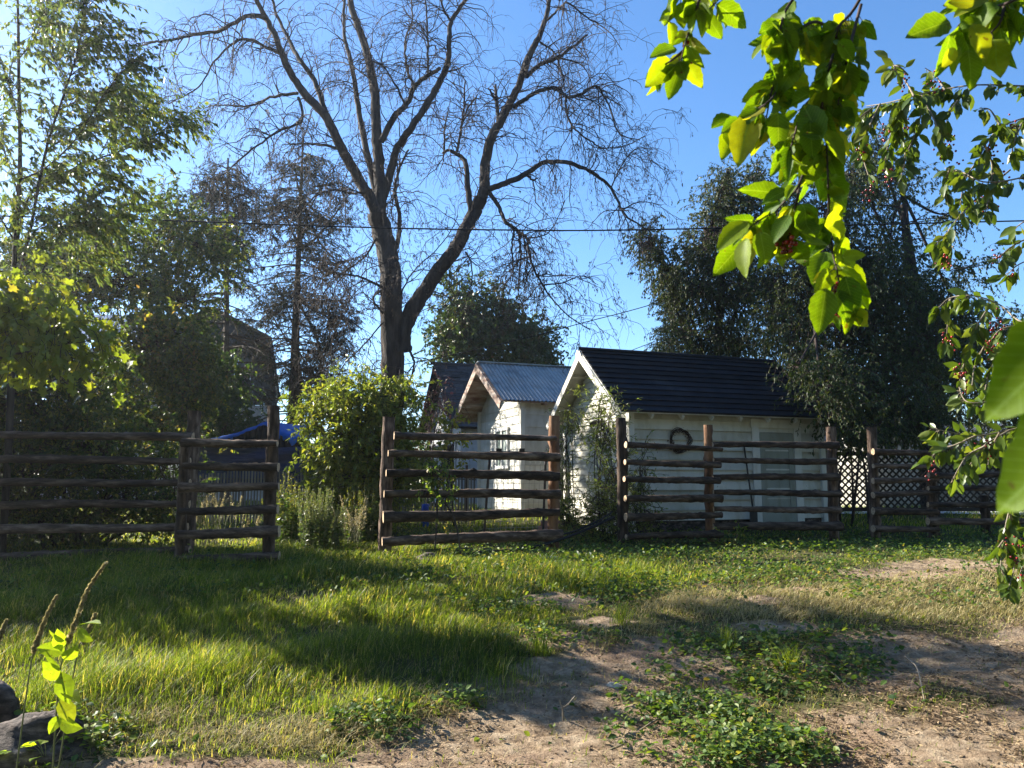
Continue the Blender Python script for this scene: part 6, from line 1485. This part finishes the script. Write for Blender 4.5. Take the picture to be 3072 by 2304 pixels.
spr('arching berry branch at right beside the big near leaves', [[(1060, 310), (1024, 322), (1000, 305), (975, 296), (950, 298), (935, 312)], [(950, 298), (948, 320), (946, 345)], [(1024, 322), (1005, 345), (990, 370), (985, 390)], [(990, 305), (975, 330), (965, 360), (960, 380)], [(1020, 325), (1000, 330), (988, 345)], [(985, 345), (975, 365), (972, 385)]], [(948, 340, 12), (995, 325, 20), (960, 375, 16), (990, 345, 16), (968, 388, 12)], nper=.42)
spr('low leafy berry branch reaching left in front of the lattice fence', [[(1050, 420), (1010, 430), (975, 436), (950, 432), (930, 428)], [(975, 436), (955, 445), (938, 450), (930, 462)], [(1010, 430), (985, 445), (972, 462), (962, 480)], [(1000, 432), (990, 450), (988, 465)], [(985, 446), (968, 455), (958, 470), (950, 485)], [(1040, 395), (1000, 400), (968, 402), (958, 385)]], [(930, 468, 10), (985, 452, 12), (965, 470, 6)], nper=.42)
spr('hanging berry twig at the lower right edge above the dry grass', [[(1012, 500), (1006, 525), (1002, 550), (1000, 575)], [(1030, 495), (1028, 530), (1024, 560), (1018, 580)], [(1010, 515), (1018, 540)], [(1004, 540), (992, 555)], [(1002, 570), (1010, 588)], [(1004, 545), (1014, 565), (1008, 590)]], [(1008, 540, 10), (1014, 560, 10), (1022, 545, 8), (1018, 578, 8)], nper=.42)

build_grass()

# ================================================================== LIGHT, SKY, CAMERA
AZ = math.radians(-62.0); EL = math.radians(28.0)      # azimuth from +Y towards +X
sd = np.array([math.sin(AZ) * math.cos(EL), math.cos(AZ) * math.cos(EL), math.sin(EL)])
w = bpy.data.worlds.new('World'); SC.world = w; w.use_nodes = True; t = w.node_tree
bg = t.nodes['Background']; sk = t.nodes.new('ShaderNodeTexSky'); sk.sky_type = 'NISHITA'; sk.sun_disc = False
sk.sun_elevation = EL; sk.sun_rotation = AZ; sk.air_density = 1.0; sk.dust_density = .6; sk.ozone_density = 4.2; sk.altitude = 800
hs = t.nodes.new('ShaderNodeHueSaturation'); hs.inputs['Saturation'].default_value = 1.12; t.links.new(sk.outputs[0], hs.inputs['Color']); t.links.new(hs.outputs[0], bg.inputs['Color']); bg.inputs['Strength'].default_value = .082
hm, ht, ho = nt('glare_veil_air'); pv = ht.nodes.new('ShaderNodeVolumePrincipled'); pv.inputs['Density'].default_value = .00062; pv.inputs['Color'].default_value = (.93, .97, 1, 1); pv.inputs['Anisotropy'].default_value = .75  # volume added to imitate the lens flare veil towards the sun
ht.links.new(pv.outputs[0], ho.inputs['Volume'])
mb = MB(); mb.box((0, 45, 12), (246, 176, 27)); tag(mb.build('glare_veil', hm), 'thin scattering air added over the yard to imitate lens veiling glare', None, kind='stuff')
L = bpy.data.lights.new('sun', 'SUN'); L.energy = 5.0; L.angle = math.radians(.53); L.color = (1.0, .93, .80)
lo = bpy.data.objects.new('sun', L); COL.objects.link(lo)
from mathutils import Vector
lo.rotation_euler = Vector(-sd).to_track_quat('-Z', 'Y').to_euler(); lo.location = (-20, 20, 30)
cd = bpy.data.cameras.new('camera'); co = bpy.data.objects.new('camera', cd); COL.objects.link(co)
co.location = tuple(CAM); co.rotation_euler = (math.radians(90) + PITCH, 0, 0)
cd.sensor_width = 36; cd.lens = F / 1024 * 36; cd.clip_end = 2000; cd.clip_start = .02
cd.dof.use_dof = True; cd.dof.focus_distance = 11; cd.dof.aperture_fstop = 10
SC.camera = co
vs = SC.view_settings; vs.view_transform = 'Standard'; vs.look = 'None'; vs.exposure = 1.85; vs.gamma = 1
SC.cycles.max_bounces = 6; SC.cycles.transparent_max_bounces = 6; SC.cycles.diffuse_bounces = 3; SC.cycles.glossy_bounces = 2; SC.cycles.transmission_bounces = 4
SC.cycles.volume_bounces = 0; SC.cycles.sample_clamp_indirect = 6
SC.cycles.use_denoising = True
